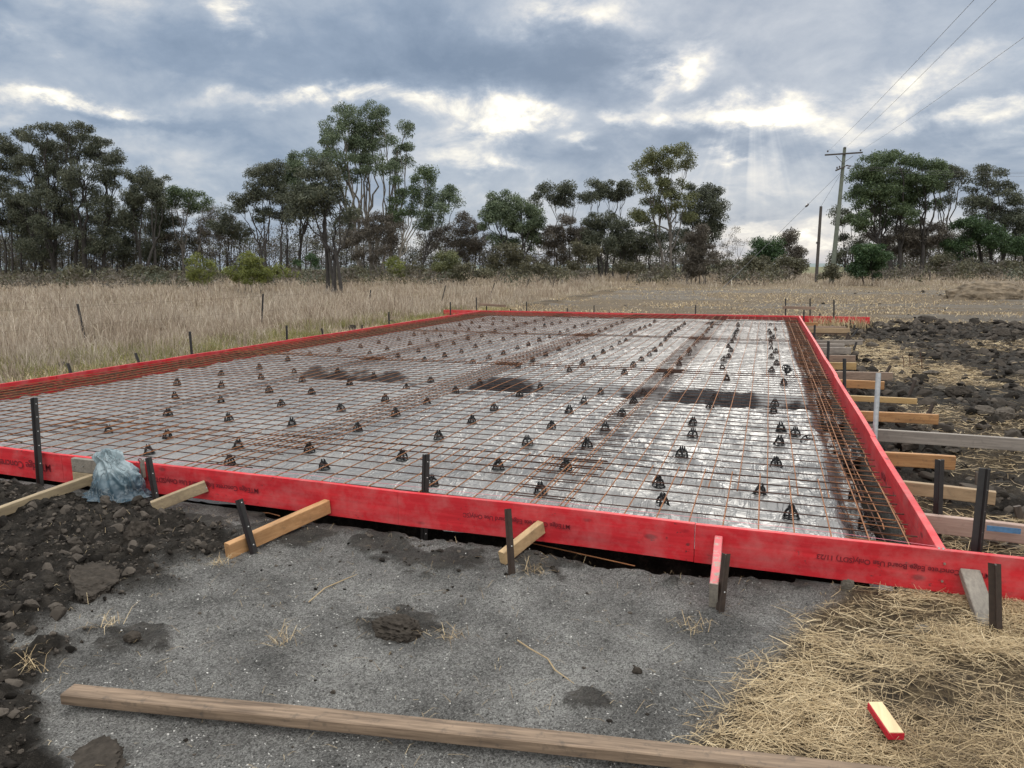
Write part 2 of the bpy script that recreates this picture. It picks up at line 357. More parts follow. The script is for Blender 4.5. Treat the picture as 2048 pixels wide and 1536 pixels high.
def mat_bag():
    mt, nt, b = newmat('thin_blue_grey_bag'); n = N(nt); o = n.obj()
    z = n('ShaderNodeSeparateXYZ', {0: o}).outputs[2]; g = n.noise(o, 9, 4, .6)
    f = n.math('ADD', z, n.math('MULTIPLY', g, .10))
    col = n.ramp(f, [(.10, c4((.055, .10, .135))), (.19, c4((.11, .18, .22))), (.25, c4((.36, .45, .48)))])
    cr = n.noise(n.mapv(o, (1, 1, .5)), 11, 3, .5, distortion=1.5); cr = n.ramp(n.math('ABSOLUTE', n.math('SUBTRACT', cr, .5)), [(0., 1.), (.05, 0.)])
    col = n.mix(n.math('MULTIPLY', cr, .35), col, (.62, .70, .73))
    sset(nt, b, Base_Color=col, Roughness=.22, Specular_IOR_Level=.7, Normal=n.bump(cr, .8, .012))
    t = n('ShaderNodeBsdfTranslucent', {'Color': col}); tr = n('ShaderNodeBsdfTransparent', {'Color': (.8, .88, .9, 1)})
    mx = n('ShaderNodeMixShader', {0: .25, 1: b.outputs[0], 2: t.outputs[0]}); m2 = n('ShaderNodeMixShader', {0: .12, 1: mx.outputs[0], 2: tr.outputs[0]})
    nt.links.new(m2.outputs[0], nt.nodes['Material Output'].inputs[0]); return mt
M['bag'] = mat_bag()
# ------------------------------------------------------------------ sky
def azel(px, py):
    d = unit(ray(px, py)); c, s = math.cos(-YAW), math.sin(-YAW)
    x, y = d[0]*c-d[1]*s, d[0]*s+d[1]*c
    return math.atan2(x, y), math.asin(d[2])
SUN_AZ, SUN_EL = azel(1490, 225)[0], math.radians(24)
def build_world():
    w = bpy.data.worlds.new('World'); SC.world = w; w.use_nodes = True; nt = w.node_tree; n = N(nt)
    for x in list(nt.nodes): nt.nodes.remove(x)
    g = n('ShaderNodeTexCoord').outputs['Generated']
    v = n('ShaderNodeVectorRotate', {'Vector': g, 'Angle': -YAW}, rotation_type='Z_AXIS').outputs[0]
    sx = n('ShaderNodeSeparateXYZ', {0: v}); X, Y, Z = sx.outputs
    az = n.math('ARCTAN2', X, Y); el = n.math('ARCSINE', Z)
    # cloud-deck coordinates: patterns stretch towards the horizon as a real deck does
    zz = n.math('ADD', n.math('MAXIMUM', Z, 0.), .42)
    deck = n('ShaderNodeCombineXYZ', {0: n.math('DIVIDE', X, zz), 1: n.math('DIVIDE', Y, zz), 2: 0.}).outputs[0]
    n1 = n.noise(deck, 2.4, 8, .58, distortion=.4); n2 = n.noise(deck, 7., 7, .62, distortion=.5)
    wv = n('ShaderNodeTexNoise', {'Vector': deck, 'Scale': 5.5, 'Detail': 6., 'Roughness': .62}).outputs['Color']
    p = n('ShaderNodeCombineXYZ', {0: az, 1: el, 2: 0.}).outputs[0]
    off = n('ShaderNodeVectorMath', {0: wv, 1: (-.5, -.5, -.5)}, operation='ADD').outputs[0]
    off = n('ShaderNodeVectorMath', {0: off, 1: (.15, .09, 0.)}, operation='MULTIPLY').outputs[0]
    p = n('ShaderNodeVectorMath', {0: p, 1: off}, operation='ADD').outputs[0]
    acc = n.math('ADD', n.math('MULTIPLY', n.math('SUBTRACT', n1, .5), 1.05), n.math('MULTIPLY', n.math('SUBTRACT', n2, .5), .40))
    acc = n.math('ADD', acc, .385)
    G = [(470, 35, 26, 30, .75), (40, 45, 50, 20, .30), (210, 10, 130, 22, .25), (60, 200, 90, 13, .48), (200, 214, 80, 10, .5), (15, 240, 40, 12, .3),
         (560, 195, 140, 13, .5), (700, 190, 90, 12, .5), (880, 200, 90, 18, .6), (965, 250, 60, 32, .45), (1020, 235, 70, 20, .6), (1060, 238, 45, 14, .45), (930, 300, 50, 20, .35), (985, 322, 60, 11, .4),
         (1130, 28, 90, 20, .6), (1215, 50, 60, 20, .4), (1330, 125, 60, 30, .75), (1352, 150, 36, 20, .6), (1312, 188, 14, 13, .45), (1240, 245, 30, 12, .45), (1150, 287, 26, 8, .4),
         (1500, 230, 75, 14, 1.0), (1420, 214, 100, 14, .5), (1345, 233, 60, 10, .35), (1580, 243, 80, 14, .35), (1640, 252, 40, 12, .45), (1690, 282, 30, 13, .5), (1478, 310, 34, 9, .65),
         (1830, 172, 50, 18, .5), (1780, 212, 34, 14, .5), (1900, 140, 80, 14, .28), (1960, 238, 50, 13, .6), (1830, 235, 60, 9, .4), (2020, 272, 50, 10, .4), (2010, 208, 40, 11, .3), (2020, 310, 60, 13, .3),
         (1490, 385, 50, 80, .12), (1500, 468, 260, 22, .22), (1560, 466, 60, 7, .25), (1650, 470, 50, 8, .25), (1000, 500, 420, 30, .12), (350, 350, 240, 60, .10), (700, 420, 300, 60, .06),
         (300, 120, 240, 60, -.16), (850, 95, 240, 60, -.24), (1190, 135, 90, 50, -.22), (1650, 120, 170, 70, -.14), (260, 236, 140, 13, -.28), (1290, 300, 220, 24, -.12), (1440, 275, 110, 16, -.14), (1620, 310, 70, 18, -.16), (980, 130, 130, 45, -.2), (1950, 60, 120, 50, -.10), (560, 285, 160, 26, -.06)]
    nd = n.noise(n.mapv(deck, (7, 7, 1)), 1., 8, .66, distortion=.4)
    nd = n.math('MULTIPLY_ADD', nd, 4.2, -1.15, clamp=False)
    pos = 0.
    for (px, py, rx, ry, a) in G:
        A, E_ = azel(px, py); sx_, sy_ = FPX/rx/1.25, FPX/ry/1.25
        d = n('ShaderNodeVectorMath', {0: p, 1: (sx_, sy_, 0.), 2: (-A*sx_, -E_*sy_, 0.)}, operation='MULTIPLY_ADD').outputs[0]
        q = n('ShaderNodeVectorMath', {0: d, 1: d}, operation='DOT_PRODUCT').outputs['Value']
        e = n.math('POWER', .3679, q)
        if a > 0: pos = n.math('MULTIPLY_ADD', e, a, pos)
        else: acc = n.math('MULTIPLY_ADD', e, a, acc)
    acc = n.math('MULTIPLY_ADD', n.math('MULTIPLY', pos, .74), n.math('MAXIMUM', nd, 0.), acc)
    # sun rays fanning below the brightest break
    A, E_ = azel(1500, 232); dx = n.math('SUBTRACT', az, A); dy = n.math('SUBTRACT', E_+.01, el)
    fan = n.math('DIVIDE', dx, n.math('ADD', n.math('MAXIMUM', dy, 0.), .09))
    rn = n.ramp(n('ShaderNodeTexNoise', {'W': n.math('MULTIPLY', fan, 7.), 'Scale': 1., 'Detail': 3.}, noise_dimensions='1D').outputs['Fac'], [(.42, 0.), (.66, 1.)])
    env = n.math('MULTIPLY', n.math('POWER', .3679, n.math('POWER', n.math('MULTIPLY', fan, 2.3), 2.)), n('ShaderNodeMapRange', {0: dy, 1: 0., 2: .03, 3: 0., 4: 1.}).outputs[0])
    env = n.math('MULTIPLY', env, n('ShaderNodeMapRange', {0: dy, 1: .05, 2: .17, 3: 1., 4: 0.}, interpolation_type='SMOOTHSTEP').outputs[0])
    acc = n.math('MULTIPLY_ADD', n.math('MULTIPLY', rn, env), .20, acc)
    fine = n.noise(n.mapv(deck, (16, 16, 1)), 1., 6, .62); acc = n.math('MULTIPLY_ADD', n.math('SUBTRACT', fine, .5), .15, n.math('MULTIPLY', acc, .93))
    col = n.ramp(acc, [(.0, c4((.185, .25, .35))), (.22, c4((.265, .335, .44))), (.42, c4((.395, .455, .54))), (.58, c4((.57, .595, .63))), (.76, c4((.84, .82, .76))), (1., c4((1.12, 1.08, .95)))])
    # extra sky gain added overhead and behind the viewer to brighten the scene
    k1 = n('ShaderNodeMapRange', {0: el, 1: .46, 2: 1.0, 3: 0., 4: ZEN}, interpolation_type='SMOOTHSTEP').outputs[0]
    k2 = n('ShaderNodeMapRange', {0: n.math('ABSOLUTE', az), 1: 1.1, 2: 2.2, 3: 0., 4: BACK}, interpolation_type='SMOOTHSTEP').outputs[0]
    gain = n.math('ADD', n.math('ADD', 1., k1), k2)
    col = n.mix(n('ShaderNodeMapRange', {0: n.math('ADD', k1, k2), 1: 0., 2: 1.2, 3: 0., 4: .85}).outputs[0], col, (.47, .455, .43))
    bg2 = n('ShaderNodeBackground', {'Color': col, 'Strength': gain})
    sky = n('ShaderNodeTexSky', sky_type='NISHITA', sun_disc=False, sun_elevation=SUN_EL, sun_rotation=SUN_AZ-YAW)
    bg1 = n('ShaderNodeBackground', {'Color': sky.outputs[0], 'Strength': .1})
    cover = n.ramp(acc, [(.1, .97), (.55, .93), (.8, .98)])
    mx = n('ShaderNodeMixShader', {0: cover, 1: bg1.outputs[0], 2: bg2.outputs[0]})
    out = n('ShaderNodeOutputWorld', {0: mx.outputs[0]})
    w.cycles.sampling_method = 'MANUAL'; w.cycles.sample_map_resolution = 512
ZEN, BACK = 3.5, 1.1
build_world()
sl = bpy.data.lights.new('sun', 'SUN'); so = bpy.data.objects.new('sun', sl); COL.objects.link(so)
sl.energy = .8; sl.angle = math.radians(22); sl.color = (1, .95, .86)
_a = SUN_AZ-YAW; sd = Vector((math.sin(_a)*math.cos(SUN_EL), math.cos(_a)*math.cos(SUN_EL), math.sin(SUN_EL)))
so.rotation_euler = sd.to_track_quat('Z', 'Y').to_euler(); so.location = (0, 0, 30)
# ------------------------------------------------------------------ ground
def growth(a, b, s0, k):
    r = [a]; s = s0
    while (r[-1] < b if b > a else r[-1] > b): r.append(r[-1]+(s if b > a else -s)); s *= k
    return r[1:]
def soil_left(x, y):
    xb = np.interp(y, [-4, -3, -2.6, -2.45, -2.2, -1.8, -1.2, -.5, -.28, -.1], [-2.5, -2.9, -3.12, -3.5, -3.95, -4.25, -4.18, -4.15, -5.0, -8.5])
    nz = (fbm(x*4, y*4, 5, 3)-.5)*.7
    return ss(-.08, .16, xb-x+nz)*ss(-.05, .1, -.2-y+nz*.4)
def straw_edge(y): return np.interp(y, [-4, -1.87, -1.52, -1.13, -.85, -.37, 0, .1], [-1.55, -1.1, -1.05, -.9, -.76, -.52, -.34, -.2])
def terrain(x, y):
    """height and material weights (soil, straw, field)"""
    x = np.asarray(x, float); y = np.asarray(y, float)
    nz = fbm(x*.9, y*.9, 4, 21); nf = fbm(x*5, y*5, 5, 5); nn = fbm(x*.35, y*.35, 4, 31)
    front = ss(.0, -.1, y)
    slabm = ((x > -W-.02) & (x < .02) & (y > -.02) & (y < L+.02))
    # zones
    dn = (fbm(x*2.2, y*2.2, 4, 9)-.5)
    s_edge = ss(-.12, .1, x-straw_edge(y)+dn*.35)*ss(.25, .0, y)
    soilL = soil_left(x, y)
    spots = 0; dn2 = fbm(x*4.5, y*6, 5, 19)-.5
    for px, py, rx, ry in ((930, 1115, .42, .20), (1085, 1125, .34, .22), (800, 1250, .20, .12), (400, 1050, .4, .16), (270, 1275, .13, .08), (1180, 1395, .06, .05), (1300, 1120, .30, .14), (1000, 1085, .3, .12), (560, 1060, .3, .10), (760, 1090, .25, .10), (1520, 1155, .3, .12)):
        c = at(px, py, GZ); spots = np.maximum(spots, ss(1.15, .75, np.hypot((x-c[0])/rx, (y-c[1])/ry)+dn*2.4+dn2*3.4+(fbm(x*14, y*16, 3, 47)-.5)*1.6))
    bank = ss(-.34, -.05, y)*ss(.02, -.03, y)*ss(-5.2, -4.6, x)*ss(-.4, -.7, x)
    right = ss(.0, .12, x)*ss(-.06, .1, y)*ss(20.6+dn*1.5, 19.6+dn*1.5, y)
    # patchy straw on the right: heavy by the near corner and in two clearings
    pr = ss(.60, .72, fbm(x*.8, y*.35, 5, 41))*.5
    for cx, cy, rx, ry, a in ((.9, .6, 1.5, 1.1, 1.), (1.7, 9.4, .9, 1.6, 1.), (1.2, 12.5, .8, 2.5, .8), (3.4, 8.5, 1.2, .9, .7), (2.6, 5.0, 1.4, .6, .6), (4.6, 7.2, 1.4, 1.3, .7), (.6, 19.4, .5, .9, .8), (2.6, 3.2, 1.0, .8, .6)):
        pr = np.maximum(pr, a*ss(1.3, .5, np.hypot((x-cx)/rx, (y-cy)/ry)+dn*1.4))
    back = ss(19.7, 20.4, y+dn*1.2+ss(2, 7, x)*.4)
    field = ss(-12.0, -13.2, x+dn*1.5)*ss(-1, 3, y+0*x)
    field = np.maximum(field, ss(-11.8, -12.6, x))
    far = np.maximum(field, ss(46, 60, y+(x+5)*.1+dn*10))
    strip = ss(-W-.05, -W-.2, x)*(1-field)*ss(-.2, .2, y)
    soil = np.maximum(np.maximum(soilL, spots*front*.78), right)
    soil = np.maximum(soil, strip*ss(.62, .42, nz)); soil = np.maximum(soil, bank*.9)
    bs = ss(.47, .36, fbm(x*.16, y*.55, 5, 77))
    soil = np.maximum(soil, back*bs*.45)
    straw = np.maximum(s_edge, right*pr); straw = np.maximum(straw, back*(1-bs*.5)*.9); straw = np.maximum(straw, strip*ss(.4, .6, nz))
    inside = slabm.astype(float)
    soil = np.maximum(soil, inside)*np.where(inside > 0, 1, 1); straw = straw*(1-inside)
    # heights
    h = np.full_like(x, GZ)+.022*(nz-.5)+.010*(nf-.5)
    h += front*(.016*(vn(x*24, y*24, 4)-.5)+.022*(fbm(x*9, y*9, 3, 14)-.5)+.022*(fbm(x*3.6, y*3.6, 3, 24)-.5))
    bil = 1-np.abs(2*fbm(x*2.6, y*2.6, 5, 51)-1); bil2 = 1-np.abs(2*fbm(x*7.5, y*7.5, 4, 61)-1)
    h += soilL*(.01+.13*(bil-.6)+.09*(bil2-.6)+.05*(fbm(x*17, y*17, 3, 57)-.5))+spots*front*(.006+.030*np.clip(bil2-.45, 0, 1))
    h += right*(1-.65*pr)*(-.03+.16*(bil-.62)+.07*(bil2-.6))
    h += s_edge*(.02+.03*(fbm(x*6, y*6, 4, 71)-.5))
    h += back*(.05*(fbm(x*.8, y*1.6, 4, 81)-.5)+bs*.04)
    h += right*ss(17.3, 19.2, y)*ss(1.5, 4, x)*.10
    h += strip*(.03+.07*(bil-.6))
    h += far*.06*(nn-.5)
    h += .62*ss(26, 95, y)+.10*ss(-12, -40, x)*ss(0, 30, y)
    # scraped gap along the bottom of the near boards
    gap = np.interp(x, [-4.4, -3.6, -3.3, -2.6, -2.3, -1.9, -1.3, -1.05, -.7], [0, .04, .1, .07, .10, .14, .13, .05, 0])
    gp = ss(-.045-gap-.05-dn*.08, -.045-gap*.55-dn*.08, y)*ss(.03, 0, y)*(gap > .001)
    h -= gp*.16; h += ss(-.4, -.15, y)*(y < 0)*ss(-4.2, -3.2, x)*ss(-.3, -.8, x)*(1-gp)*.022
    # inside the formwork: pad, perimeter beam trench and two cross trenches
    e = np.minimum(np.minimum(-x, x+W), np.minimum(y, L-y))
    pad = -.19-.33*ss(.42, .30, -x)-.33*ss(.45, .32, x+W)-.28*ss(.35, .25, y)-.3*ss(.4, .3, L-y)-.36*ss(1.05, .8, np.abs(y-5.5))
    pad = np.maximum(pad, -.56)+.03*(nf-.5)
    h = np.where(inside > 0, pad, h)
    h = np.where(~slabm & (x > -W-.14) & (x < .14) & (y > -.14) & (y < L+.14), np.minimum(h, GZ+.01), h)
    return h, soil, straw, far, ss(105, 150, y)
def gz(x, y): return float(terrain(np.array([x]), np.array([y]))[0][0])
def gp(px, py):
    """point on the terrain under a picture point"""
    p = at(px, py, GZ)
    for _ in range(6): p = at(px, py, gz(p[0], p[1]))
    return p
xs = np.array(sorted(growth(-60, -2500, 2, 1.25)+list(np.arange(-60, -20, .8))+list(np.arange(-20, -11.2, .2))+list(np.arange(-11.2, -6.6, .07))+list(np.arange(-6.6, 1.7, .022))+list(np.arange(1.7, 9, .055))+list(np.arange(9, 24, .2))+growth(24, 2500, .5, 1.14)))
ys = np.array(sorted(growth(-3.4, -60, .15, 1.3)+list(np.arange(-3.4, .2, .022))+list(np.arange(.2, 3, .04))+list(np.arange(3, 24, .075))+list(np.arange(24, 60, .35))+growth(60, 3500, .6, 1.1)))
GX, GY = np.meshgrid(xs, ys); nx, ny = len(xs), len(ys)
hh, a_s, a_t, a_f, a_g = terrain(GX.ravel(), GY.ravel())
mb = MB(); i = np.arange(ny-1)[:, None]*nx+np.arange(nx-1)[None]
mb.add(np.stack([GX.ravel(), GY.ravel(), hh], 1), np.stack([i, i+1, i+nx+1, i+nx], -1).reshape(-1, 4))
g = mb.obj('ground', M['ground'], smooth=True); tag(g, kind='structure')
at_ = g.data.color_attributes.new('zone', 'FLOAT_COLOR', 'POINT')
at_.data.foreach_set('color', np.stack([a_s, a_t, a_f, np.ones_like(a_s)], 1).astype(np.float32).ravel())
at_ = g.data.attributes.new('far', 'FLOAT', 'POINT'); at_.data.foreach_set('value', a_g.astype(np.float32))
# low far hills on the horizon
mb = MB(); th = np.linspace(-1.5, 1.5, 160); R_ = 2300
hgt = 2+13*fbm(th*3, th*0+2, 4, 5)
px_ = CAM[0]+np.sin(th-YAW)*R_; py_ = CAM[1]+np.cos(th-YAW)*R_
V = np.concatenate([np.stack([px_, py_, th*0-2], 1), np.stack([px_*1.06, py_*1.06, hgt], 1), np.stack([px_*1.25, py_*1.25, th*0-2], 1)])
k = np.arange(159); mb.add(V, np.concatenate([np.stack([k, k+1, k+161, k+160], 1), np.stack([k+160, k+161, k+321, k+320], 1)]))
tag(mb.obj('hills', M['hill'], smooth=True), kind='structure')
# ------------------------------------------------------------------ plastic film over the pad
def cross_beam(x, y):
    yc = 5.36-.055*(x+5)+.22*(fbm(x*.7, x*0, 3, 13)-.5)
    return y-yc, .5+.5*np.sin(x*1.35+1.2)
def film_dip_shade(x, y):
    """shade painted into the film colour at trench dips and folds"""
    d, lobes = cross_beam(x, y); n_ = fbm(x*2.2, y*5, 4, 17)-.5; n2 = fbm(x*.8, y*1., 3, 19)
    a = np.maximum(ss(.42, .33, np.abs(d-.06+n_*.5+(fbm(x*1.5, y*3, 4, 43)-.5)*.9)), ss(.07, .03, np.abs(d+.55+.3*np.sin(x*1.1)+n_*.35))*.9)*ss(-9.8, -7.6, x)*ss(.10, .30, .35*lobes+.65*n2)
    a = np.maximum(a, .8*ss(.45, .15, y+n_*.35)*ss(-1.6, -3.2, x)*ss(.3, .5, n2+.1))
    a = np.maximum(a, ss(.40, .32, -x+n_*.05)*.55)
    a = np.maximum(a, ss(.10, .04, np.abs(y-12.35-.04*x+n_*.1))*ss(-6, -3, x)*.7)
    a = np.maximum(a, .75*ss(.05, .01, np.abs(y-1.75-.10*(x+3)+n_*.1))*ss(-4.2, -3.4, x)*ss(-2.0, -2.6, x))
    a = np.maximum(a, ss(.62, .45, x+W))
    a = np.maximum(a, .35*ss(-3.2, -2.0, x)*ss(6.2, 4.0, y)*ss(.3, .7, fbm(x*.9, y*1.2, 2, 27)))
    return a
def film_z(x, y):
    wr = fbm(x*1.3+.6*y, y*2.4, 5, 91)-.5; wr2 = fbm(x*5, y*3+x, 4, 95)-.5
    z = PLZ+.022*wr+.012*wr2
    ridge = 1-np.abs(2*fbm(x*.9+y*.5, y*3.2-x*.4, 4, 99)-1)
    z = z+.022*ss(.78, 1., ridge)+.010*ss(.82, 1., 1-np.abs(2*fbm(x*2.4-y*.9, y*1.4+x*.8, 3, 111)-1))
    near = ss(-4.5, -2.2, x)*ss(6, 3.5, y); rg = 1-np.abs(2*fbm(x*1.1-y*.8+wr*2, y*2.6+x*1.2, 4, 117)-1); z = z+near*(.030*ss(.7, 1., rg)+.02*wr)
    d, lobes = cross_beam(x, y)
    z = z-(.20+.14*lobes)*ss(.56, .26, np.abs(d))*ss(-9.8, -7.6, x)
    z = z+.04*wr2*ss(1.1, .3, np.abs(d))
    z = z-.05*ss(.16, .06, np.abs(y-12.35-.04*x))*ss(-6, -3.5, x)
    z = z-.10*ss(.52, .08, y)*(.6+.8*fbm(x*2, y*2, 3, 23))*ss(-.6, -2.4, x)-.03*ss(.35, .05, y)
    e = .40+.12*(fbm(y*1.3, y*0+x*.2, 4, 29)-.5)
    z = z-.26*ss(e+.02, e-.16, -x)
    z = z-.30*ss(.6, .3, x+W)-.16*ss(.4, .1, L-y)
    return z
fx = np.concatenate([np.arange(-W+.06, -6, .06), np.arange(-6, -.13, .03)]); fy = np.concatenate([np.arange(.05, 6.4, .03), np.arange(6.4, L-.06, .07)])
FX, FY = np.meshgrid(fx, fy); nx, ny = len(fx), len(fy); Z = film_z(FX.ravel(), FY.ravel()).reshape(ny, nx)
i = np.arange(ny-1)[:, None]*nx+np.arange(nx-1)[None]; q = np.stack([i, i+1, i+nx+1, i+nx], -1).reshape(-1, 4)
cx = FX[:-1, :-1].ravel(); cy = FY[:-1, :-1].ravel()
edge = .20+.10*(fbm(cy*1.1, cy*0, 4, 33)-.5)-.05*ss(3, 1, cy)+.06*ss(5, 9, cy)
q = q[-cx > edge]
mb = MB().add(np.stack([FX, FY, Z], -1), q)
dip_shade_v = 1-.97*film_dip_shade(FX.ravel(), FY.ravel())
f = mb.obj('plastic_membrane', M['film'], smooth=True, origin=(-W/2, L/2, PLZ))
_d = f.data.attributes.new('dust', 'FLOAT', 'POINT'); _d.data.foreach_set('value', dip_shade_v.astype(np.float32))
tag(f, 'wrinkled black plastic membrane spread under the rusty mesh inside the red boards', 'plastic sheet')
# crumpled scraps of film in the right-hand beam trench
for k, (px, py, s) in enumerate(((1655, 700, .12), (1668, 745, .14), (1690, 790, .16), (1700, 840, .13), (1722, 905, .14), (1668, 720, .1))):
    p = at(px, py, -.36); mb = MB(); u = np.linspace(-1, 1, 9); A, B = np.meshgrid(u, u)
    zz = .05*(fbm(A*2+k*7, B*2, 4, 3)-.3)+.03*np.sin(A*4+k)
    x = np.clip(p[0], -.33, -.1)+A*s*.8; y = p[1]+B*s*2.2
    i = np.arange(8)[:, None]*9+np.arange(8)[None]
    mb.add(np.stack([x, y, -.36+zz], -1), np.stack([i, i+1, i+10, i+9], -1).reshape(-1, 4))
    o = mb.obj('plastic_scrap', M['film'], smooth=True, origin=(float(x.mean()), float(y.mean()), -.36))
    tag(o, ['crumpled plastic scrap in the right-hand trench, farthest from the front', 'crumpled plastic scrap in the right trench beside the two loose bar chairs', 'crumpled plastic scrap in the right trench level with the cross trench', 'crumpled plastic scrap in the right trench by the galvanised post', 'crumpled plastic scrap in the right trench nearest the front board', 'small plastic scrap in the right trench just beyond the loose bar chairs'][k], 'plastic scrap', 'film scraps in the right-hand trench')
# ------------------------------------------------------------------ red edge boards
def board(name, a, b, mat, label, thick=.035, axis='x'):
    a, b = np.asarray(a, float), np.asarray(b, float); c = (a+b)/2; c[2] = -BH
    r = root('edge_board', c, label, 'formwork board', 'red formwork boards around the slab')
    mb = MB(); beam(mb, a+[0, 0, -BH/2], b+[0, 0, -BH/2], thick, BH, .0025, segs=14, wob=.007)
    mb.obj('plank', mat, r); return r
def lettering(parent, text, origin, rot, size, name='stamped_lettering'):
    cu = bpy.data.curves.new('txt', 'FONT'); cu.body = text; cu.size = size; cu.extrude = .0004; cu.space_character = .98; cu.offset = .0006
    t = bpy.data.objects.new('txt', cu); COL.objects.link(t); bpy.context.view_layer.update()
    me = bpy.data.meshes.new_from_object(t.evaluated_get(bpy.context.evaluated_depsgraph_get()))
    bpy.data.objects.remove(t); me.materials.clear(); me.materials.append(M['ink'])
    V = np.empty(len(me.vertices)*3, np.float32); me.vertices.foreach_get('co', V); V = V.reshape(-1, 3)
    Rm = np.array(rot, float)    # columns: text x, text y, text normal
    V = V @ Rm.T+np.asarray(origin)-WP[parent.name]
    me.vertices.foreach_set('co', V.astype(np.float32).ravel()); me.update()
    o = bpy.data.objects.new(name, me); COL.objects.link(o); o.parent = parent; return o
FY_ = -.0175
xj = [at(104, 915, 0)[0], at(790, 987, 0)[0], at(1389, 1053, 0)[0]]
fb = []
fb.append(board('edge_board', (-9.6, FY_, 0), (xj[0]-.002, FY_, 0), M['red_x'], 'red front board running out of the left edge of the photo'))
fb.append(board('edge_board', (xj[0]+.002, FY_+.003, .001), (xj[1]-.002, FY_, 0), M['red_x'], 'red front board behind the blue-grey bag and the orange prop'))
fb.append(board('edge_board', (xj[1]+.002, FY_-.002, .002), (xj[2]-.002, FY_, .001), M['red_x'], 'red front board in the middle, between the tall black picket and the painted peg'))
fb.append(board('edge_board', (xj[2]+.002, FY_+.004, -.001), (1.75, FY_-.002, -.002), M['red_x'], 'red front board at the right, running past the corner with two silver screws'))
TXT = 'MTEdge Concrete Edge Board Use Only(SDT) 11/23'
ROTF = np.array([[-1, 0, 0], [0, 0, -1], [0, -1, 0]]).T.astype(float)   # upside down, facing the viewer
ROTF = np.stack([(-1, 0, 0), (0, 0, -1), (0, -1, 0)], 1).astype(float)
def front_text(i, px_start, px_end, py, off=0, text=TXT):
    yf = FY_-.0175-.0012
    a = on_y(px_start, py, yf); b = on_y(px_end, py, yf)
    wdt = abs(a[0]-b[0]); size = wdt/(len(text)*.512)
    lettering(fb[i], text, (a[0], yf-off, -.095), ROTF, size)
front_text(3, 1985, 1593, 1130, .003); front_text(2, 1141, 858, 1040, .003); front_text(1, 517, 258, 975, .003); front_text(0, 103, -230, 938, .003)
def screws(parent, pts):
    mb = MB()
    for (x, y, z), d in pts:
        p = np.array([x, y, z]); tube(mb, [p, p+np.array(d)*.008], [.007, .006], 8)
        tube(mb, [p+np.array(d)*.008, p+np.array(d)*.0095], [.003, .003], 6)
    return mb.obj('screw', M['screw'], parent)
for px, py in ((1889, 1127), (1884, 1162)):
    p = on_y(px, py, -.036); screws(fb[3], [(p, (0, -1, 0))])
for dx in (.008, .028): screws(fb[3], [((dx, -.012, .004), (0, .15, 1))])
# right-hand boards (x = 0 is their inner face)
yj = [on_x(1744.6, 874, 0.02)[1], on_x(1670, 770, 0.02)[1], on_x(1640, 710, 0)[1]]
rb = []
RX = .0225
rb.append(board('edge_board', (RX, .001, 0), (RX, yj[0]-.002, 0), M['red_y'], 'red right-hand board nearest the front corner', .045))
rb.append(board('edge_board', (RX+.003, yj[0]+.002, .002), (RX, yj[1]-.002, 0), M['red_y'], 'red right-hand board beside the galvanised post', .045))
rb.append(board('edge_board', (RX+.004, yj[1]+.002, .001), (RX, yj[2]-.002, 0), M['red_y'], 'red right-hand board beside the cluster of short timber pegs', .045))
rb.append(board('edge_board', (RX, yj[2]+.002, .0), (RX, L-.001, 0), M['red_y'], 'red right-hand board nearest the far corner', .045))
ROTR = np.stack([(0, 1, 0), (0, 0, 1), (-1, 0, 0)], 1).astype(float)
lettering(rb[0], 'MTEdge', (-.0012-.004, on_x(1765, 945, 0)[1]-.2, -.14), ROTR, .07)
# left-hand boards
yl = [on_x(113, 753, -W)[1], on_x(332, 718, -W)[1], on_x(445, 701, -W)[1], on_x(700, 661, -W)[1]]
lb = []; LX = -W-.0175
nm = ['running out of the left edge of the photo', 'near the thin leaning stake', 'beside the upright black stake', 'along the middle of the left side', 'nearest the far left corner']
ye = [-.0]+yl+[L]
for k in range(5):
    lb.append(board('edge_board', (LX+.002*(k % 2), ye[k]+.003, .001*k), (LX, ye[k+1]-.003, 0), M['red_y'], 'red left-hand board '+nm[k]))
ROTL = np.stack([(0, 1, 0), (0, 0, -1), (1, 0, 0)], 1).astype(float)
ROTL = np.stack([(0, -1, 0), (0, 0, -1), (1, 0, 0)], 1).astype(float)
lettering(lb[0], TXT, (-W+.0012+.004, yl[0]-.05, -.10), ROTL, .046)
# far boards
xl, xr = on_y(887, 619, L)[0], on_y(1740, 634, L)[0]
BYc = L+.0175; xm = on_y(1297, 629, L)[0]
bb = [board('edge_board', (xl, BYc, .02), (xm-.003, BYc, 0), M['red_x'], 'red far board at the left, sticking out past the far left corner'),
      board('edge_board', (xm+.003, BYc+.003, 0), (xr, BYc, 0), M['red_x'], 'red far board at the right, sticking out past the far right corner')]
# two short packers across the joint behind the bag
x0 = on_y(148, 935, -.06)[0]; pk = []
for z0, z1, mt, lab, x1 in ((-.115, -.002, 'wood_grey', 'grey timber packer nailed on the red front board beside the bag, the upper of two', x0+.62), (-.226, -.118, 'wood_oldpale', 'paler timber packer nailed on the red front board beside the bag, the lower of two', x0+.58)):
    mb = MB(); beam(mb, (x0, -.058, (z0+z1)/2), (x1, -.058, (z0+z1)/2), .042, z1-z0, .003)
    o = mb.obj('timber_packer', M[mt], origin=((x0+x1)/2, -.058, z0)); tag(o, lab, 'timber block')
    screws(o, [((x0+.03, -.079, (z0+z1)/2-.01), (0, -1, 0))]); screws(o, [((x0+.13, -.079, (z0+z1)/2), (0, -1, 0))])
# pink string stretched along the near boards
mb = MB(); tube(mb, np.array([(.02, .012, .008), (-.5, .05, .012), (-5, .09, .012), (-9.5, .06, .012)]), .0011, 4)
tag(mb.obj('string_line', M['string']), 'thin pink string line stretched just inside the red front boards', 'string line')
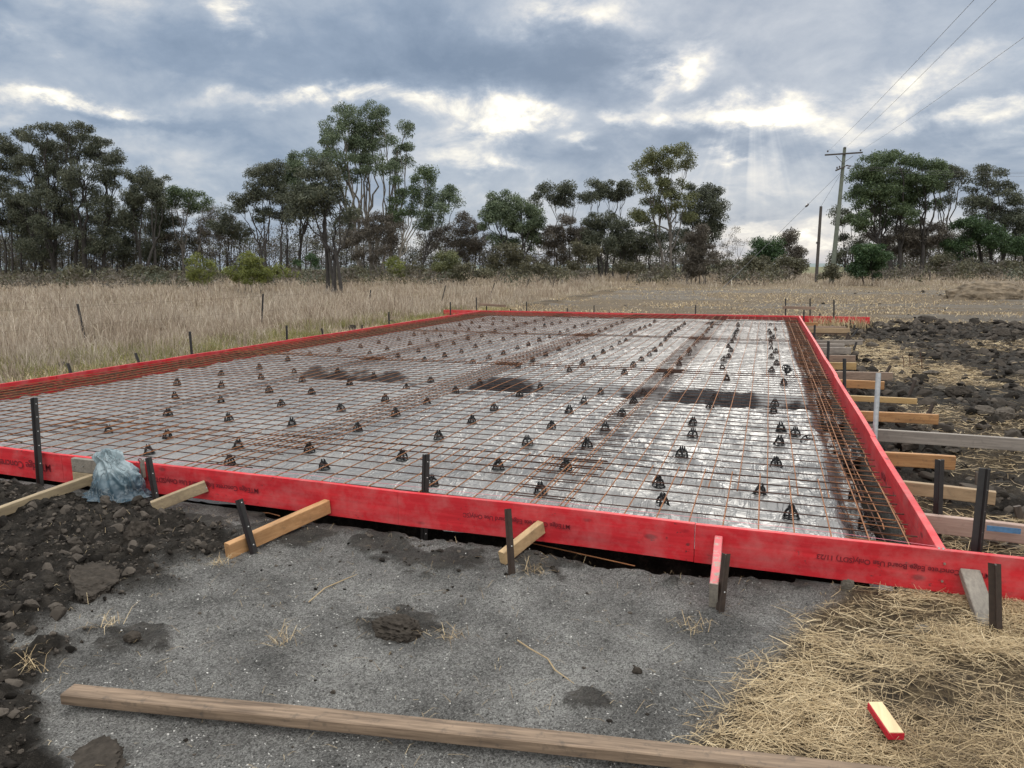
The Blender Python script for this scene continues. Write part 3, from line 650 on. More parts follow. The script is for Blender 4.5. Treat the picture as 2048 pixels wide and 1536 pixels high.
# ------------------------------------------------------------------ reinforcing mesh
def wire(mb, P, r=.0046, n=5, mi=0): tube(mb, P, r, n, mi)
def mesh_sheet(x0, x1, y0, y1, dz, label, mat='rust', sx=.2, sy=.2, tx=0, ty=0):
    mb = MB(); q = np.random.default_rng(int(abs(x0*100)+abs(y0*10)))
    sag = lambda x, y: .010*(fbm(x*1.2, y*1.2, 2, 3)-.5)*2
    ny_ = max(3, int((y1-y0)/.5)+2); nx_ = max(3, int((x1-x0)/.5)+2)
    xs_ = np.arange(x0, x1+.01, sx); ys_ = np.arange(y0, y1+.01, sy)
    for x in xs_:
        yy = np.linspace(y0-.03-.03*q.random(), y1+.03+.03*q.random(), ny_); xx = x+tx*(yy-y0)+.006*(fbm(yy*.8, yy*0+x*9, 2, 5)-.5)
        wire(mb, np.stack([xx, yy, MZ+dz+.007+sag(xx, yy)], 1))
    for y in ys_:
        xx = np.linspace(x0-.03-.03*q.random(), x1+.03+.03*q.random(), nx_); yy = y+ty*(xx-x0)+.006*(fbm(xx*.8, xx*0+y*9, 2, 6)-.5)
        wire(mb, np.stack([xx, yy, MZ+dz+sag(xx, yy)], 1), mi=1)
    o = mb.obj('reinforcing_mesh', [M[mat], M['rust_shadow_side']], origin=((x0+x1)/2, (y0+y1)/2, MZ)); return tag(o, label, 'steel mesh', 'rusty mesh sheets lapped over the slab area')
colsx = [(-2.52, -.10, 0), (-5.14, -2.14, .016), (-7.66, -4.76, .0), (-10.6, -7.3, .016)]
cname = ['right-hand', 'second', 'third', 'left-hand']
rowsy = [(.04, 1.24, .030), (.84, 7.06, 0), (6.66, 12.5, .012), (12.1, 18.3, .0), (17.9, 19.84, .014)]
rname = ['narrow front strip', 'front row', 'middle row', 'far row', 'narrow strip along the far board']
for ci, (a, b, d1) in enumerate(colsx):
    for ri, (c, d, d2) in enumerate(rowsy):
        j = .05*((ci*3+ri*5) % 3)
        mesh_sheet(a+j*.5, b+.001, c+j*(1 if ri else .3), d, d1+d2, f'rusty mesh sheet in the {rname[ri]}, {cname[ci]} one of four' if ci in (0, 3) else f'rusty mesh sheet in the {rname[ri]}, {cname[ci]} of four from right', tx=.0015*((ci+ri) % 3-1), ty=.0012*((ci*2+ri) % 3-1))
# kinked edge wires of the bent-down mesh beside the right-hand board
mb = MB()
for x0, kink in ((-.085, .035), (-.20, .03), (-.30, .012)):
    yy = np.arange(.55, L-.15, .12); st = np.floor((yy-.4)/1.9); fr = ((yy-.4)/1.9) % 1
    xx = x0+kink*(ss(0, .12, fr)-1*fr)+.004*np.sin(yy*2); zz = MZ-.03-.5*(x0+.3)*.18-.012*ss(0, .1, fr)+.012*fr
    wire(mb, np.stack([xx, yy, zz], 1), .0045)
for y in np.arange(.3, L-.2, .15): wire(mb, [(-.04, y, MZ-.05), (-.2, y, MZ-.045), (-.42, y+.012, MZ-.04)], .0036)
tag(mb.obj('edge_mesh', M['rust'], origin=(-.2, L/2, MZ)), 'kinked rusty edge mesh running along the right-hand board over the trench', 'steel mesh')
def trench(pts_x, y0, y1, z, label, along='y'):
    mb = MB()
    for x in pts_x:
        yy = np.linspace(y0, y1, 40); xx = x+.012*np.sin(yy*1.7+x*40)
        P = np.stack([xx, yy, z+.012*np.sin(yy*2.3+x*9)], 1)
        wire(mb, P if along == 'y' else P[:, [1, 0, 2]], .0055)
    for y in np.arange(y0+.2, y1, .6):
        P = np.array([(pts_x[0]-.02, y, z+.012), (pts_x[-1]+.02, y, z+.012)]); wire(mb, P if along == 'y' else P[:, [1, 0, 2]], .0035)
    c = ((pts_x[0]+pts_x[-1])/2, (y0+y1)/2, z); c = c if along == 'y' else (c[1], c[0], c[2])
    return tag(mb.obj('trench_mesh', M['rust_dark'], origin=c), label, 'trench mesh')
mb = MB()
for x0 in np.arange(-W+.06, -W+.62, .11): 
    yy = np.linspace(.1, L-.1, 60); wire(mb, np.stack([x0+.01*np.sin(yy*1.3+x0*30), yy, MZ-.02+.012*np.sin(yy*2.1+x0*17)], 1), .0052)
for y in np.arange(.15, L-.1, .1): wire(mb, [(-W+.04, y, MZ-.03), (-W+.35, y, MZ-.028), (-W+.7, y+.01, MZ-.022)], .0042)
tag(mb.obj('edge_mesh', M['rust_dark'], origin=(-W+.3, L/2, MZ)), 'dense dark rusty mesh strip running along the left-hand board over its trench', 'steel mesh')
trench((-.30, -.21, -.12), .3, L-.2, -.30, 'long rusty trench mesh lying low in the trench by the right-hand board')
trench((-W+.12, -W+.22, -W+.32), .3, L-.2, -.22, 'long dark trench mesh lying low along the left-hand board')
for k, x in enumerate(np.arange(-W+.08, -W+.42, .085)): pass
# loose rusty wires on the soil under the near boards
for a, b, lab in (((830, 1040), (1270, 1132), 'long rusty wire lying under the middle front board'), ((512, 1025), (560, 1032), 'short rusty wire lying under the front board by the orange prop'), ((128, 985), (172, 992), 'short rusty wire lying under the front board left of the bag')):
    p, q_ = at(*a, -.30), at(*b, -.30); p[1] = max(p[1], -.1); q_[1] = max(q_[1], -.12)
    mb = MB(); tube(mb, [p, (p+q_)/2+[0, .01, .006], q_], .004, 6); tag(mb.obj('loose_wire', M['rust'], origin=p), lab, 'steel wire')
# ------------------------------------------------------------------ bar chairs
def chair_mesh():
    mb = MB(); th = np.linspace(0, 2*PI, 19)
    tube(mb, np.stack([.054*np.cos(th), .054*np.sin(th), th*0+.005], 1), .0058, 5, cap=False)
    tube(mb, np.stack([.041*np.cos(th), .041*np.sin(th), th*0+.028], 1), .004, 4, cap=False)
    for k in range(4):
        a = k*PI/2+PI/4; d = np.array([math.cos(a), math.sin(a), 0])
        P = [d*r+[0, 0, z] for r, z in ((.053, .004), (.046, .022), (.041, .042), (.028, .060), (.012, .068))]
        tube(mb, P, [.0075, .0075, .0085, .0105, .011], 5)
        d2 = np.array([math.cos(a+PI/4), math.sin(a+PI/4), 0])
        tube(mb, [d2*.054+[0, 0, .004], d2*0+[0, 0, .005]], .003, 4)
        P = [d*r+[0, 0, z] for r, z in ((.013, .062), (.019, .078), (.017, .090), (.012, .101))]
        tube(mb, P, [.009, .008, .0058, .002], 5)
    tube(mb, [(0, 0, .052), (0, 0, .074)], [.021, .017], 8)
    return mb.mesh('bar_chair', M['chair'], smooth=True)
CH = chair_mesh()
cols = {
 'nearest': [(-.72, .57), (-.92, 1.02), (-.80, 1.84), (-.77, 2.65), (-.62, 3.07), (-.74, 3.34), (-.81, 4.24), (-.79, 4.91), (-.66, 6.44), (-.82, 7.75), (-.74, 8.54), (-.82, 9.57), (-.74, 10.31), (-.82, 11.08), (-.83, 12.1), (-.83, 12.96), (-.77, 13.33), (-.83, 14.49), (-.86, 15.04), (-.71, 15.85), (-.83, 17.34)],
 'second': [(-1.55, .56), (-1.65, 1.08), (-1.57, 1.91), (-1.56, 2.74), (-1.62, 3.42), (-1.51, 4.28), (-1.51, 5.1), (-1.45, 6.72), (-1.58, 7.9), (-1.61, 8.81), (-1.56, 9.5), (-1.56, 10.32), (-1.65, 11.12), (-1.62, 11.94), (-1.62, 12.96), (-1.64, 13.7), (-1.64, 14.39), (-1.63, 15.12), (-1.66, 16.4), (-1.7, 17.28)],
 'third': [(-2.43, .56), (-2.42, 1.22), (-2.41, 1.93), (-2.41, 2.7), (-2.4, 3.52), (-2.41, 4.32), (-2.42, 5.12), (-2.33, 6.64), (-2.32, 7.08), (-2.28, 7.93), (-2.36, 8.8), (-2.29, 9.51), (-2.35, 10.25), (-2.35, 11.1), (-2.36, 11.94), (-2.37, 12.62), (-2.35, 13.37), (-2.36, 14.32), (-2.36, 15.06), (-2.36, 16.2), (-2.4, 17.09)],
 'fourth': [(-2.95, 1.07), (-2.97, 1.9), (-2.97, 2.68), (-3.0, 3.5), (-2.97, 4.07), (-2.98, 5.06), (-2.98, 6.76), (-3.01, 7.71), (-3.01, 8.52), (-3.0, 9.37), (-3.01, 10.14), (-3.01, 11.01), (-3.04, 11.96), (-3.12, 13.14), (-3.14, 13.81), (-3.14, 14.53), (-3.16, 15.47), (-3.17, 16.32), (-3.17, 17.06)],
 'fifth': [(-3.30, .55), (-3.87, 1.14), (-3.87, 1.89), (-3.88, 2.74), (-3.89, 3.45), (-3.88, 4.34), (-3.88, 5.24), (-3.88, 6.82), (-3.87, 7.63), (-3.88, 8.55), (-3.88, 9.35), (-3.9, 10.24), (-3.91, 11.15), (-3.92, 11.93), (-4.05, 13.27), (-4.07, 13.97), (-4.07, 14.73), (-4.07, 15.54), (-4.04, 16.26), (-4.11, 17.59)],
 'sixth': [(-4.34, .66), (-4.77, 1.07), (-4.8, 1.94), (-4.81, 2.76), (-4.83, 3.6), (-4.8, 4.39), (-4.84, 5.35), (-4.8, 6.96), (-4.8, 7.75), (-4.81, 8.58), (-4.84, 9.59), (-4.87, 10.45), (-4.85, 11.19), (-4.88, 12.12), (-4.95, 13.01), (-5.0, 13.99), (-5.0, 14.78), (-5.01, 15.62), (-5.04, 16.53), (-5.03, 17.33)],
 'seventh': [(-5.2, .54), (-5.55, 1.06), (-5.6, 1.95), (-5.58, 2.85), (-5.44, 3.64), (-5.58, 4.48), (-5.6, 5.29), (-5.71, 7.18), (-5.69, 7.9), (-5.7, 8.7), (-5.72, 9.6), (-5.75, 10.4), (-5.75, 11.2), (-5.78, 12.1), (-5.8, 13.1), (-5.85, 14.), (-5.86, 14.8), (-5.86, 15.7), (-5.9, 16.5), (-5.9, 17.4)],
 'eighth': [(-6.15, .6), (-6.47, 1.14), (-6.47, 2.01), (-6.42, 2.86), (-6.63, 3.78), (-6.56, 4.6), (-6.64, 5.43), (-6.61, 7.13), (-6.59, 7.94), (-6.61, 8.77), (-6.62, 9.53), (-6.65, 10.46), (-6.65, 11.3), (-6.68, 12.2), (-6.7, 13.1), (-6.75, 14.), (-6.75, 14.9), (-6.8, 15.8), (-6.8, 16.7), (-6.8, 17.6)],
 'ninth': [(-7.2, 1.1), (-7.36, 2.04), (-7.34, 2.88), (-7.29, 3.75), (-7.4, 4.65), (-7.48, 5.71), (-7.47, 7.74), (-7.46, 8.58), (-7.42, 9.37), (-7.39, 10.15), (-7.45, 11.08), (-7.44, 11.93), (-7.5, 13.), (-7.5, 14.), (-7.55, 14.9), (-7.6, 15.8), (-7.6, 16.7), (-7.6, 17.6)],
 'tenth': [(-8.12, 2.93), (-8.14, 3.8), (-8.17, 4.69), (-8.17, 5.51), (-8.19, 7.93), (-8.21, 8.66), (-8.2, 9.65), (-8.22, 10.56), (-8.32, 11.45), (-8.4, 12.5), (-8.4, 13.4), (-8.45, 14.3), (-8.45, 15.3), (-8.5, 16.3), (-8.5, 17.3)],
 'eleventh': [(-8.87, 3.74), (-8.96, 4.73), (-9.02, 5.71), (-9.1, 6.6), (-9.19, 7.41), (-8.98, 8.1), (-8.98, 8.9), (-9.03, 9.75), (-9.01, 10.62), (-9.03, 11.46), (-9.12, 12.24), (-9.2, 13.09), (-9.26, 14.77), (-9.28, 15.73), (-9.3, 16.7), (-9.3, 17.6)]}
ORD = ['first', 'second', 'third', 'fourth', 'fifth', 'sixth', 'seventh', 'eighth', 'ninth', 'tenth', 'eleventh', 'twelfth', 'thirteenth', 'fourteenth', 'fifteenth', 'sixteenth', 'seventeenth', 'eighteenth', 'nineteenth', 'twentieth', 'twenty-first', 'twenty-second']
first = None
for row, pts in cols.items():
    for k, (x, y) in enumerate(sorted(pts, key=lambda t: t[1])):
        if first is None: first = o = bpy.data.objects.new('bar_chair', CH)
        else: o = first.copy()
        COL.objects.link(o)
        o.location = (x, y, float(film_z(np.array([x]), np.array([y]))[0])+.002); s = .90+.1*random.random()
        o.location.z = max(o.location.z, PLZ-.02)
        o.rotation_euler = (random.uniform(-.08, .08), random.uniform(-.08, .08), random.uniform(0, 6)); o.scale = (s, s, s)
        od = ORD[k] if k < len(pts)-1 else 'farthest'
        tag(o, f'black bar chair, {od} back from the front board, {"row nearest" if row=="nearest" else row+" row from"} the right-hand board', 'bar chair', 'bar chairs holding up the mesh')
for k, (x, y, rx, lab) in enumerate(((-.62, 7.25, 1.15, 'loose black bar chair lying on its side on the mesh, the farther of two'), (-.64, 6.98, 1.25, 'loose black bar chair lying on its side on the mesh, the nearer of two'), (-.52, 2.9, 2.6, 'black bar chair tipped over under the mesh near the right-hand trench'), (-.20, 1.75, .5, 'black bar chair leaning in the right-hand trench, beyond the near right corner'), (-.19, 1.15, .35, 'black bar chair leaning in the right-hand trench, closest to the near right corner'))):
    o = first.copy(); COL.objects.link(o); z = MZ+.06 if k < 2 else (PLZ+.05 if k == 2 else -.30)
    o.location = (x, y, z); o.rotation_euler = (rx, .1, .4+k); o.scale = (1.15,)*3
    tag(o, lab, 'bar chair', 'bar chairs holding up the mesh')
# ------------------------------------------------------------------ steel star pickets and stakes
PGRP = 'dark steel pickets holding the boards'
def star(mb, a, b, fl=.026, t=.006, turn=0., mi=0, toward=None, holes=None, him=1):
    a, b = np.asarray(a, float), np.asarray(b, float); d = unit(b-a)
    s = unit(np.cross(d, (0.3, 1, 0.1))); u = np.cross(s, d); prof = []
    for k in range(3):
        an = turn+k*2*PI/3; e = np.array([math.cos(an), math.sin(an)]); p = np.array([-e[1], e[0]])
        prof += [e*fl-p*t/2, e*fl+p*t/2]
        cn = an+PI/3; prof.append(np.array([math.cos(cn), math.sin(cn)])*t*.62)
    prof = np.array(prof); n = len(prof); V = []
    for q in (a, b): V += [q+s*x+u*y for x, y in prof]
    rr = np.random.default_rng(int(abs(a[0]*1000)) % 9999)
    for i in range(n): V[n+i] = V[n+i]+d*(rr.random()-.5)*.008
    F = [(i, (i+1) % n, n+(i+1) % n, n+i) for i in range(n)]+[tuple(range(n-1, -1, -1)), tuple(range(n, 2*n))]
    mb.add(V, F, mi)
    Ln = np.linalg.norm(b-a); tc = unit(CAM-a)
    for h in (holes or []):
        c = b-d*h
        if h >= Ln: continue
        best = max(range(3), key=lambda k: float(np.dot(s*math.cos(turn+k*2*PI/3+PI/2)+u*math.sin(turn+k*2*PI/3+PI/2), tc)))
        an = turn+best*2*PI/3; e = s*math.cos(an)+u*math.sin(an); p = s*math.cos(an+PI/2)+u*math.sin(an+PI/2)
        c = c+e*fl*.55+p*(t/2+.0006); q = [c+(e*math.cos(w)+d*math.sin(w))*.0042+p*0 for w in np.arange(8)*PI/4]
        mb.add(q, [tuple(range(8))], him)
    return mb
def picket(foot, top, label, z=None, D=None, fl=.026, turn=.5, bury=.12, mat='picket', holes=(.05, .16, .28, .4, .55), group=PGRP, cat='steel picket'):
    """foot and top are picture points; the foot stands on the terrain (or at depth D)"""
    f = (atd(foot[0], foot[1], D) if D else (gp(*foot) if z is None else at(foot[0], foot[1], z))); D = depth(f)
    t = atd(top[0], top[1], D); d = unit(t-f)
    mb = MB(); star(mb, f-d*bury, t, fl, .006, turn, 0, None, holes)
    return tag(mb.obj('steel_picket', [M[mat], M['dot']], origin=f), label, cat, group)
picket((80, 974), (67, 796), 'tall black steel picket leaning left against the front board, left of the bag', z=-.27, fl=.03, turn=.1)
picket((316, 1022), (296, 916), 'black steel picket leaning behind the timber prop right beside the bag', z=-.27, fl=.026, turn=.2, holes=(.12, .27))
mb = MB(); p = on_y(287, 950, -.07); beam(mb, p+[0, 0, -.02], p+[-.004, 0, .125], .026, .026, .002, up=(0, 1, 0)); tag(mb.obj('wood_stake', M['wood_grey'], origin=p), 'short grey wooden stake standing at the front board right of the bag', 'stake')
picket((507, 1106), (477, 1000), 'black steel picket leaning left across the orange timber prop', z=-.27, fl=.028, turn=.2, holes=(.02, .18, .3))
picket((847, 1062), (851, 909), 'upright black steel picket standing against the middle of the front board', z=-.28, fl=.03, turn=.1)
picket((1022, 1146), (1014, 1018), 'dark rusted steel picket against the pale timber prop in front of the middle board', z=-.27, fl=.026, turn=.4, mat='picket_rust', holes=(.22,))
picket((1440, 1222), (1452, 1108), 'short dark steel picket beside the peeling red timber peg', z=-.27, fl=.024, turn=.3, mat='picket_rust', holes=(.2,))
picket((1948, 1168), (1972, 938), 'tallest black steel picket leaning right at the near right corner', D=depth(at(1948, 1172, -.27)), fl=.034, turn=.1, bury=.05, holes=(.12, .24, .36, .5))
picket((1993, 1272), (1990, 1128), 'dark rusted steel picket standing in straw at the bottom right, beside the grey prop', z=-.26, fl=.03, turn=.3, mat='picket_rust', holes=())
picket((1874, 1078), (1880, 919), 'black steel picket standing just outside the right-hand board near the front corner', D=depth((.09, .85, -.2)), fl=.03, turn=.3, bury=.15, holes=())
# pickets beyond: foot, top, label
def xpk(px, pyf, pxt, pyt, label, x=None, fl=.024, bury=.1, mat='picket', **k):
    D = None
    if x is not None: D = depth(on_x(px, pyf, x))
    picket((px, pyf), (pxt, pyt), label, D=D, fl=fl, bury=bury, mat=mat, holes=(), **k)
for a in ((1688.5, 768, 1688.7, 717, 'upright black picket against the right-hand board beside the orange-brown peg', .075),
          (1655.6, 717, 1656.8, 682, 'upright black picket against the right-hand board beside the brown and grey pegs', .075),
          (1628.5, 673, 1629.5, 650, 'upright black picket against the right-hand board near the far corner', .075),
          (1607.5, 643, 1607.7, 620, 'thin upright black picket just outside the far right corner', .1)): xpk(*a)
for a in ((1639, 650, 1640, 627, 'dark stake in front of the far board right of the far corner'),
          (1667.3, 649, 1667.8, 600, 'tall thin black picket in front of the right end of the far board'),
          (1688, 687, 1697.5, 665, 'thin black picket leaning right at the end of the grey pegs'),
          (1696, 691, 1700, 671, 'thick black picket leaning right at the end of the grey pegs'),
          (1703, 676, 1716, 657, 'dark picket leaning strongly right beyond the leaning pair'),
          (1706, 704, 1713, 684, 'dark picket leaning right in front of the grass clearing'),
          (1687, 648, 1692, 636, 'short leaning dark picket before the far board, left of three'),
          (1696, 650, 1702, 639, 'short leaning dark picket before the far board, middle of three'),
          (1706, 661, 1710, 650, 'short leaning dark picket before the far board, right of three'),
          (1763, 761, 1781, 731, 'dark picket leaning right at the end of the brown-grey peg'),
          (1818, 792, 1831, 760, 'thin rusty picket leaning right in black soil behind the yellow peg'),
          (1857, 828, 1866, 809, 'short grey stake leaning right behind the amber peg'),
          (1864, 906, 1861, 884, 'stubby brown stake sticking out of soil behind the orange peg'),
          (2026, 906, 2030, 897, 'black stub under the long grey timber at the right edge')): xpk(*a, mat='picket_rust' if 'rusty' in a[4] or 'grey' in a[4] or 'brown stake' in a[4] else 'picket')
for (fx_, fy_, tx_, ty_, lab, w) in ((1957, 976, 1957, 944, 'short brown wooden stake behind the tallest picket at the near right', .045), (2041, 1040, 2034, 1012, 'short brown wooden stake leaning at the right edge behind the pinkish timber', .045)):
    f = gp(fx_, fy_); t = atd(tx_, ty_, depth(f)); mb = MB(); beam(mb, f-(t-f)*.5, t, w, .03, .003, up=(0, 1, 0)); tag(mb.obj('wood_stake', M['wood_dark'], origin=f), lab, 'stake')
# galvanised post
f = gp(1750, 870); f = on_x(1750, 868, .11); t = atd(1757, 746, depth(f)); mb = MB()
tube(mb, [f-(t-f)*.3, t], .0235, 14); o = mb.obj('galvanised_post', M['galv'], smooth=False, origin=f); tag(o, 'grey galvanised post standing between the red right-hand board and the long grey timber', 'post')
# behind the far and left boards
def behind(px, pyb, pxt, pyt, label, off, side, fl=.024):
    D = depth(on_y(px, pyb, L+off)) if side == 'far' else depth(on_x(px, pyb, -W-off))
    picket((px, pyb), (pxt, pyt), label, D=D, fl=fl, bury=.3, holes=())
for a in ((952.7, 622, 952.5, 595, 'upright black picket just left of the far left corner'), (1053, 626, 1053, 603, 'upright black picket behind the far board, right of the grey rail'),
          (1187.6, 629, 1187.8, 611, 'upright black picket behind the middle of the far board'), (1391, 632, 1391, 610, 'upright black picket behind the right half of the far board'),
          (1021, 624, 1021, 617.5, 'short stub behind the far board below the grey rail'), (1134.5, 627, 1134.5, 616, 'short dark stub behind the far board left of its middle'),
          (1264, 630, 1264, 623.5, 'tiny stub behind the far board right of its middle'), (1218.6, 629, 1218.6, 623.5, 'tiny stub behind the middle of the far board'), (1350, 631, 1350, 625.5, 'tiny stub behind the far board near its right half')): behind(*a, .06, 'far')
for a in ((901, 632, 900.5, 604, 'tall black picket in front of the far board end left of the corner', .25), (573.8, 682, 573.2, 651, 'black stake behind the middle of the left-hand board', .08), (646, 670, 643, 657, 'short leaning stake behind the left-hand board', .08),
          (724, 658, 724, 650, 'tiny stub behind the left-hand board', .08), (778, 646, 777.5, 624, 'black stake standing in a dark clod behind the left-hand board', .1), (384, 712, 379.5, 663, 'tall thin black stake close behind the left-hand board', .08),
          (279, 728, 271, 706, 'leaning dark stake in straw behind the left-hand board', .1), (143, 750, 136, 727, 'short brown stake beside a clod behind the left-hand board', .1)): behind(a[0], a[1], a[2], a[3], a[4], a[5], 'left')
def rail(a, b, posts, label, off, h=.09):
    D = depth(on_y(a[0], 628, L+off)); p, q = atd(*a, D), atd(*b, D+(depth(on_y(b[0], 628, L+off))-D))
    r = root('rail_profile', (p+q)/2, label, 'timber rail'); mb = MB(); beam(mb, p, q, .035, h, .003); mb.obj('rail', M['woodx_brown'], r)
    for (px, pyb, pxt, pyt) in posts:
        f = atd(px, pyb, D+.03); t = atd(pxt, pyt, D+.03); mb = MB(); star(mb, f, t, .024, .006, .5); mb.obj('post', M['picket'], r)
rail((959, 608.5), (1012, 612), [(973, 625, 973, 608)], 'dark timber rail on one short post behind the far left corner', .9)
rail((1565, 614.5), (1631, 616.5), [(1571, 634, 1571, 597), (1620, 634, 1620, 597)], 'dark timber rail between two black pickets behind the far right corner', .8)
# ------------------------------------------------------------------ timber props at the near boards
def prop(far, near, zf, zn, w, h, mat, label, cat='timber prop', name='timber_prop', ext=0, group='timber props along the front board'):
    a, b = at(far[0], far[1], zf), at(near[0], near[1], zn)
    if ext: b = b+(b-a)*ext
    d = np.array([0, 0, h/2]); mb = MB(); beam(mb, a-d, b-d, w, h, .004, segs=3)
    o = mb.obj(name, M[mat], origin=b-d*2); return tag(o, label, cat, group)
def prop_y(far, near, zn, w, h, mat, label, yfar=-.037, ext=0):
    a = on_y(far[0], far[1], yfar); b = at(near[0], near[1], zn)
    if ext: b = b+(b-a)*ext
    ax = b-a; dn = np.array([0, 0, h/2]); mb = MB(); beam(mb, a-dn, b-dn, w, h, .004, segs=4, wob=.002)
    o = mb.obj('timber_prop', M[mat], origin=b-dn*2); return tag(o, label, 'timber prop', 'timber props along the front board')
p1 = prop_y((186, 948), (0, 1014), -.185, .05, .075, 'wood_oldpale', 'long pale timber prop running from behind the bag out of the left edge', yfar=-.082, ext=.6)
p2 = prop_y((412, 961), (304, 1003), -.18, .05, .085, 'wood_oldpale', 'pale grey-brown timber prop just right of the bag, pinned by a leaning picket')
p3 = prop_y((655, 999), (454, 1087), -.175, .055, .10, 'wood_orange', 'thick orange timber prop against the front board, with a picket leaning on it')
p4 = prop_y((1083, 1041), (1004, 1103), -.185, .05, .085, 'wood_pale', 'pale splintered timber prop against the middle front board, beside a rusted picket')
p5 = prop_y((1438, 1070), (1428, 1166), -.125, .045, .14, 'wood_painted', 'timber prop with peeling red paint on top, pointing at the viewer')
_a = at(1428, 1166, -.125); _f = on_y(1438, 1070, -.037); _u = unit(_a-_f); mb = MB(); beam(mb, _a-_u*.004-[0, 0, .07], _a+_u*.003-[0, 0, .07], .0455, .1405, .001); mb.obj('bare_end', M['wood_grey'], p5)
p6 = prop_y((1940, 1136), (1978, 1250), -.235, .095, .045, 'wood_grey', 'weathered grey timber prop lying flat in straw at the near right corner')
screws(p2, [(at(412, 968, -.06)+[.03, -.03, -.02], (.8, -.3, .1))]); 
# timbers outside the right-hand board: left top px, right top px, z top, height, mat, label
RG = 'timber pegs outside the right-hand board'
def rprop(l, r_, zt, h, mat, label, w=.045):
    b = at(r_[0], r_[1], zt); a = at(l[0], l[1], zt); d = unit(b-a); a = b+d*((.048-b[0])/d[0]) if abs(d[0]) > .2 else a
    dn = np.array([0, 0, h/2]); mb = MB(); beam(mb, a-dn, b-dn, w, h, .004, segs=4, wob=.002)
    o = mb.obj('timber_peg', M[mat], origin=(a+b)/2-dn*2); return tag(o, label, 'timber peg', RG)
pk1 = rprop((1854, 1028), (2075, 1053), -.08, .12, 'woodx_pink', 'long pinkish timber with a blue smear, nearest the corner and running off the right edge')
rprop((1809, 962), (1992, 983), -.10, .10, 'woodx_tan', 'tan timber peg ending behind the tallest picket at the right')
rprop((1775, 904), (1911, 912), -.08, .12, 'woodx_orange', 'bright orange timber peg behind the upright picket at the near right')
rprop((1751, 858), (2075, 879), -.07, .12, 'woodx_grey', 'long grey timber at the galvanised post, running off the right edge')
rprop((1720, 822), (1877, 829), -.07, .11, 'woodx_orange', 'amber timber peg just beyond the long grey timber, behind the galvanised post')
rprop((1702, 791), (1834, 797), -.07, .07, 'woodx_yellow', 'thin yellow timber peg, second beyond the long grey timber')
rprop((1691, 759.5), (1769, 763), -.06, .115, 'woodx_orange', 'short deep orange-brown peg left of the top of the galvanised post')
rprop((1670, 743), (1785, 745), -.06, .12, 'woodx_brown', 'brown-grey timber peg with a dark leaning picket at its end')
rprop((1659, 724.6), (1712.6, 725.5), -.06, .12, 'woodx_yellow', 'short yellow-brown peg behind the upright black picket')
rprop((1648, 710), (1711, 711), -.05, .12, 'woodx_brown', 'short brown peg with a pale end')
rprop((1639, 694.6), (1702, 695), -.05, .13, 'woodx_grey', 'short grey peg beside the second upright black picket')
rprop((1635, 687), (1689, 688), -.05, .09, 'woodx_grey', 'short thin grey peg in front of the long thin grey one')
rprop((1630, 680), (1725, 680.5), -.06, .10, 'woodx_grey', 'long thin grey peg behind the leaning pair of pickets')
rprop((1622, 664), (1697, 664.6), -.16, .10, 'woodx_brown', 'low dull brown peg half sunk in the soil toward the far end')
rprop((1614, 655.6), (1700, 656.4), -.05, .13, 'woodx_tan', 'tan peg second from the far board')
rprop((1613, 652), (1692, 653), -.03, .10, 'woodx_brown', 'brown peg close to the far board')
rprop((1611, 644.4), (1636, 645), -.06, .12, 'woodx_orange', 'small orange-brown peg right against the far right corner')
mb = MB(); a = at(1972, 1046, -.08); b = at(2040, 1053, -.08); 
beam(mb, a+[0, -.0245, -.024], b+[0, -.0245, -.024], .002, .035, .0005); mb.obj('blue_smear', M['blue_mark'], pk1)
# ------------------------------------------------------------------ loose things in the foreground
p, q_ = gp(131, 1400), gp(1700, 1560); p = at(137, 1377, -.200); q_ = at(1700, 1541, -.203); q_ = p+(q_-p)*1.12
ln = np.linalg.norm(q_-p); mb = MB(); beam(mb, (-ln/2, 0, -.0225), (ln/2, 0, -.0225), .082, .047, .004, segs=20, wob=.008)
o = mb.obj('long_timber', M['wood_brown']); o.location = (p+q_)/2; o.rotation_euler = Vector(q_-p).to_track_quat('X', 'Z').to_euler()
tag(o, 'long weathered brown timber lying on the grit across the bottom of the photo', 'timber')
p, q_ = gp(1748, 1437)+[0, 0, .055], gp(1790, 1500)+[0, 0, .055]; 
r = root('timber_offcut', (p+q_)/2, 'short cream timber offcut with red painted edges lying in the straw', 'timber offcut'); mb = MB(); beam(mb, p, q_, .060, .028, .002); mb.obj('painted_side', M['red_paint'], r)
mb = MB(); beam(mb, p+[0, 0, .0155], q_+[0, 0, .0155], .053, .004, .001); mb.obj('sawn_face', M['cream'], r)
# the bag
bc = gp(236, 985); nth, nr = 96, 44; th = np.linspace(0, 2*PI, nth, endpoint=False); tt = np.linspace(0, 1, nr)
prof = np.interp(tt, [0, .04, .12, .3, .5, .62, .74, .86, .95, 1.], [.305, .262, .240, .222, .190, .148, .118, .125, .10, .0])*.92
TH, TT = np.meshgrid(th, tt); Rr = prof[:, None]*np.ones_like(TH)
cxx, cyy = np.cos(TH), np.sin(TH)
fold = 1-np.abs(2*vn(cxx*2.6+TT*1.6+9, cyy*2.6+TT*3.6, 3)-1)*1.2; fold2 = 1-np.abs(2*fbm(cxx*5+TT*6, cyy*5-TT*3, 3, 7)-1)
Rr = Rr*(1+.30*(fold-.72)*(.35+TT*.9)+.24*(fold2-.7)*(.3+TT)+.05*np.sin(TH*13+TT*9)*ss(.12, 0, TT))
Zb = TT*.335*(1+.18*(fold-.7)*TT)+.02*np.sin(TH*3)*TT+.03*fold2*TT*(1-TT)*2
Xb = Rr*cxx*1.02-.05*ss(.4, 1., TT); Yb = Rr*cyy*.72; Xb = Xb+.035*np.sin(TT*5)*TT
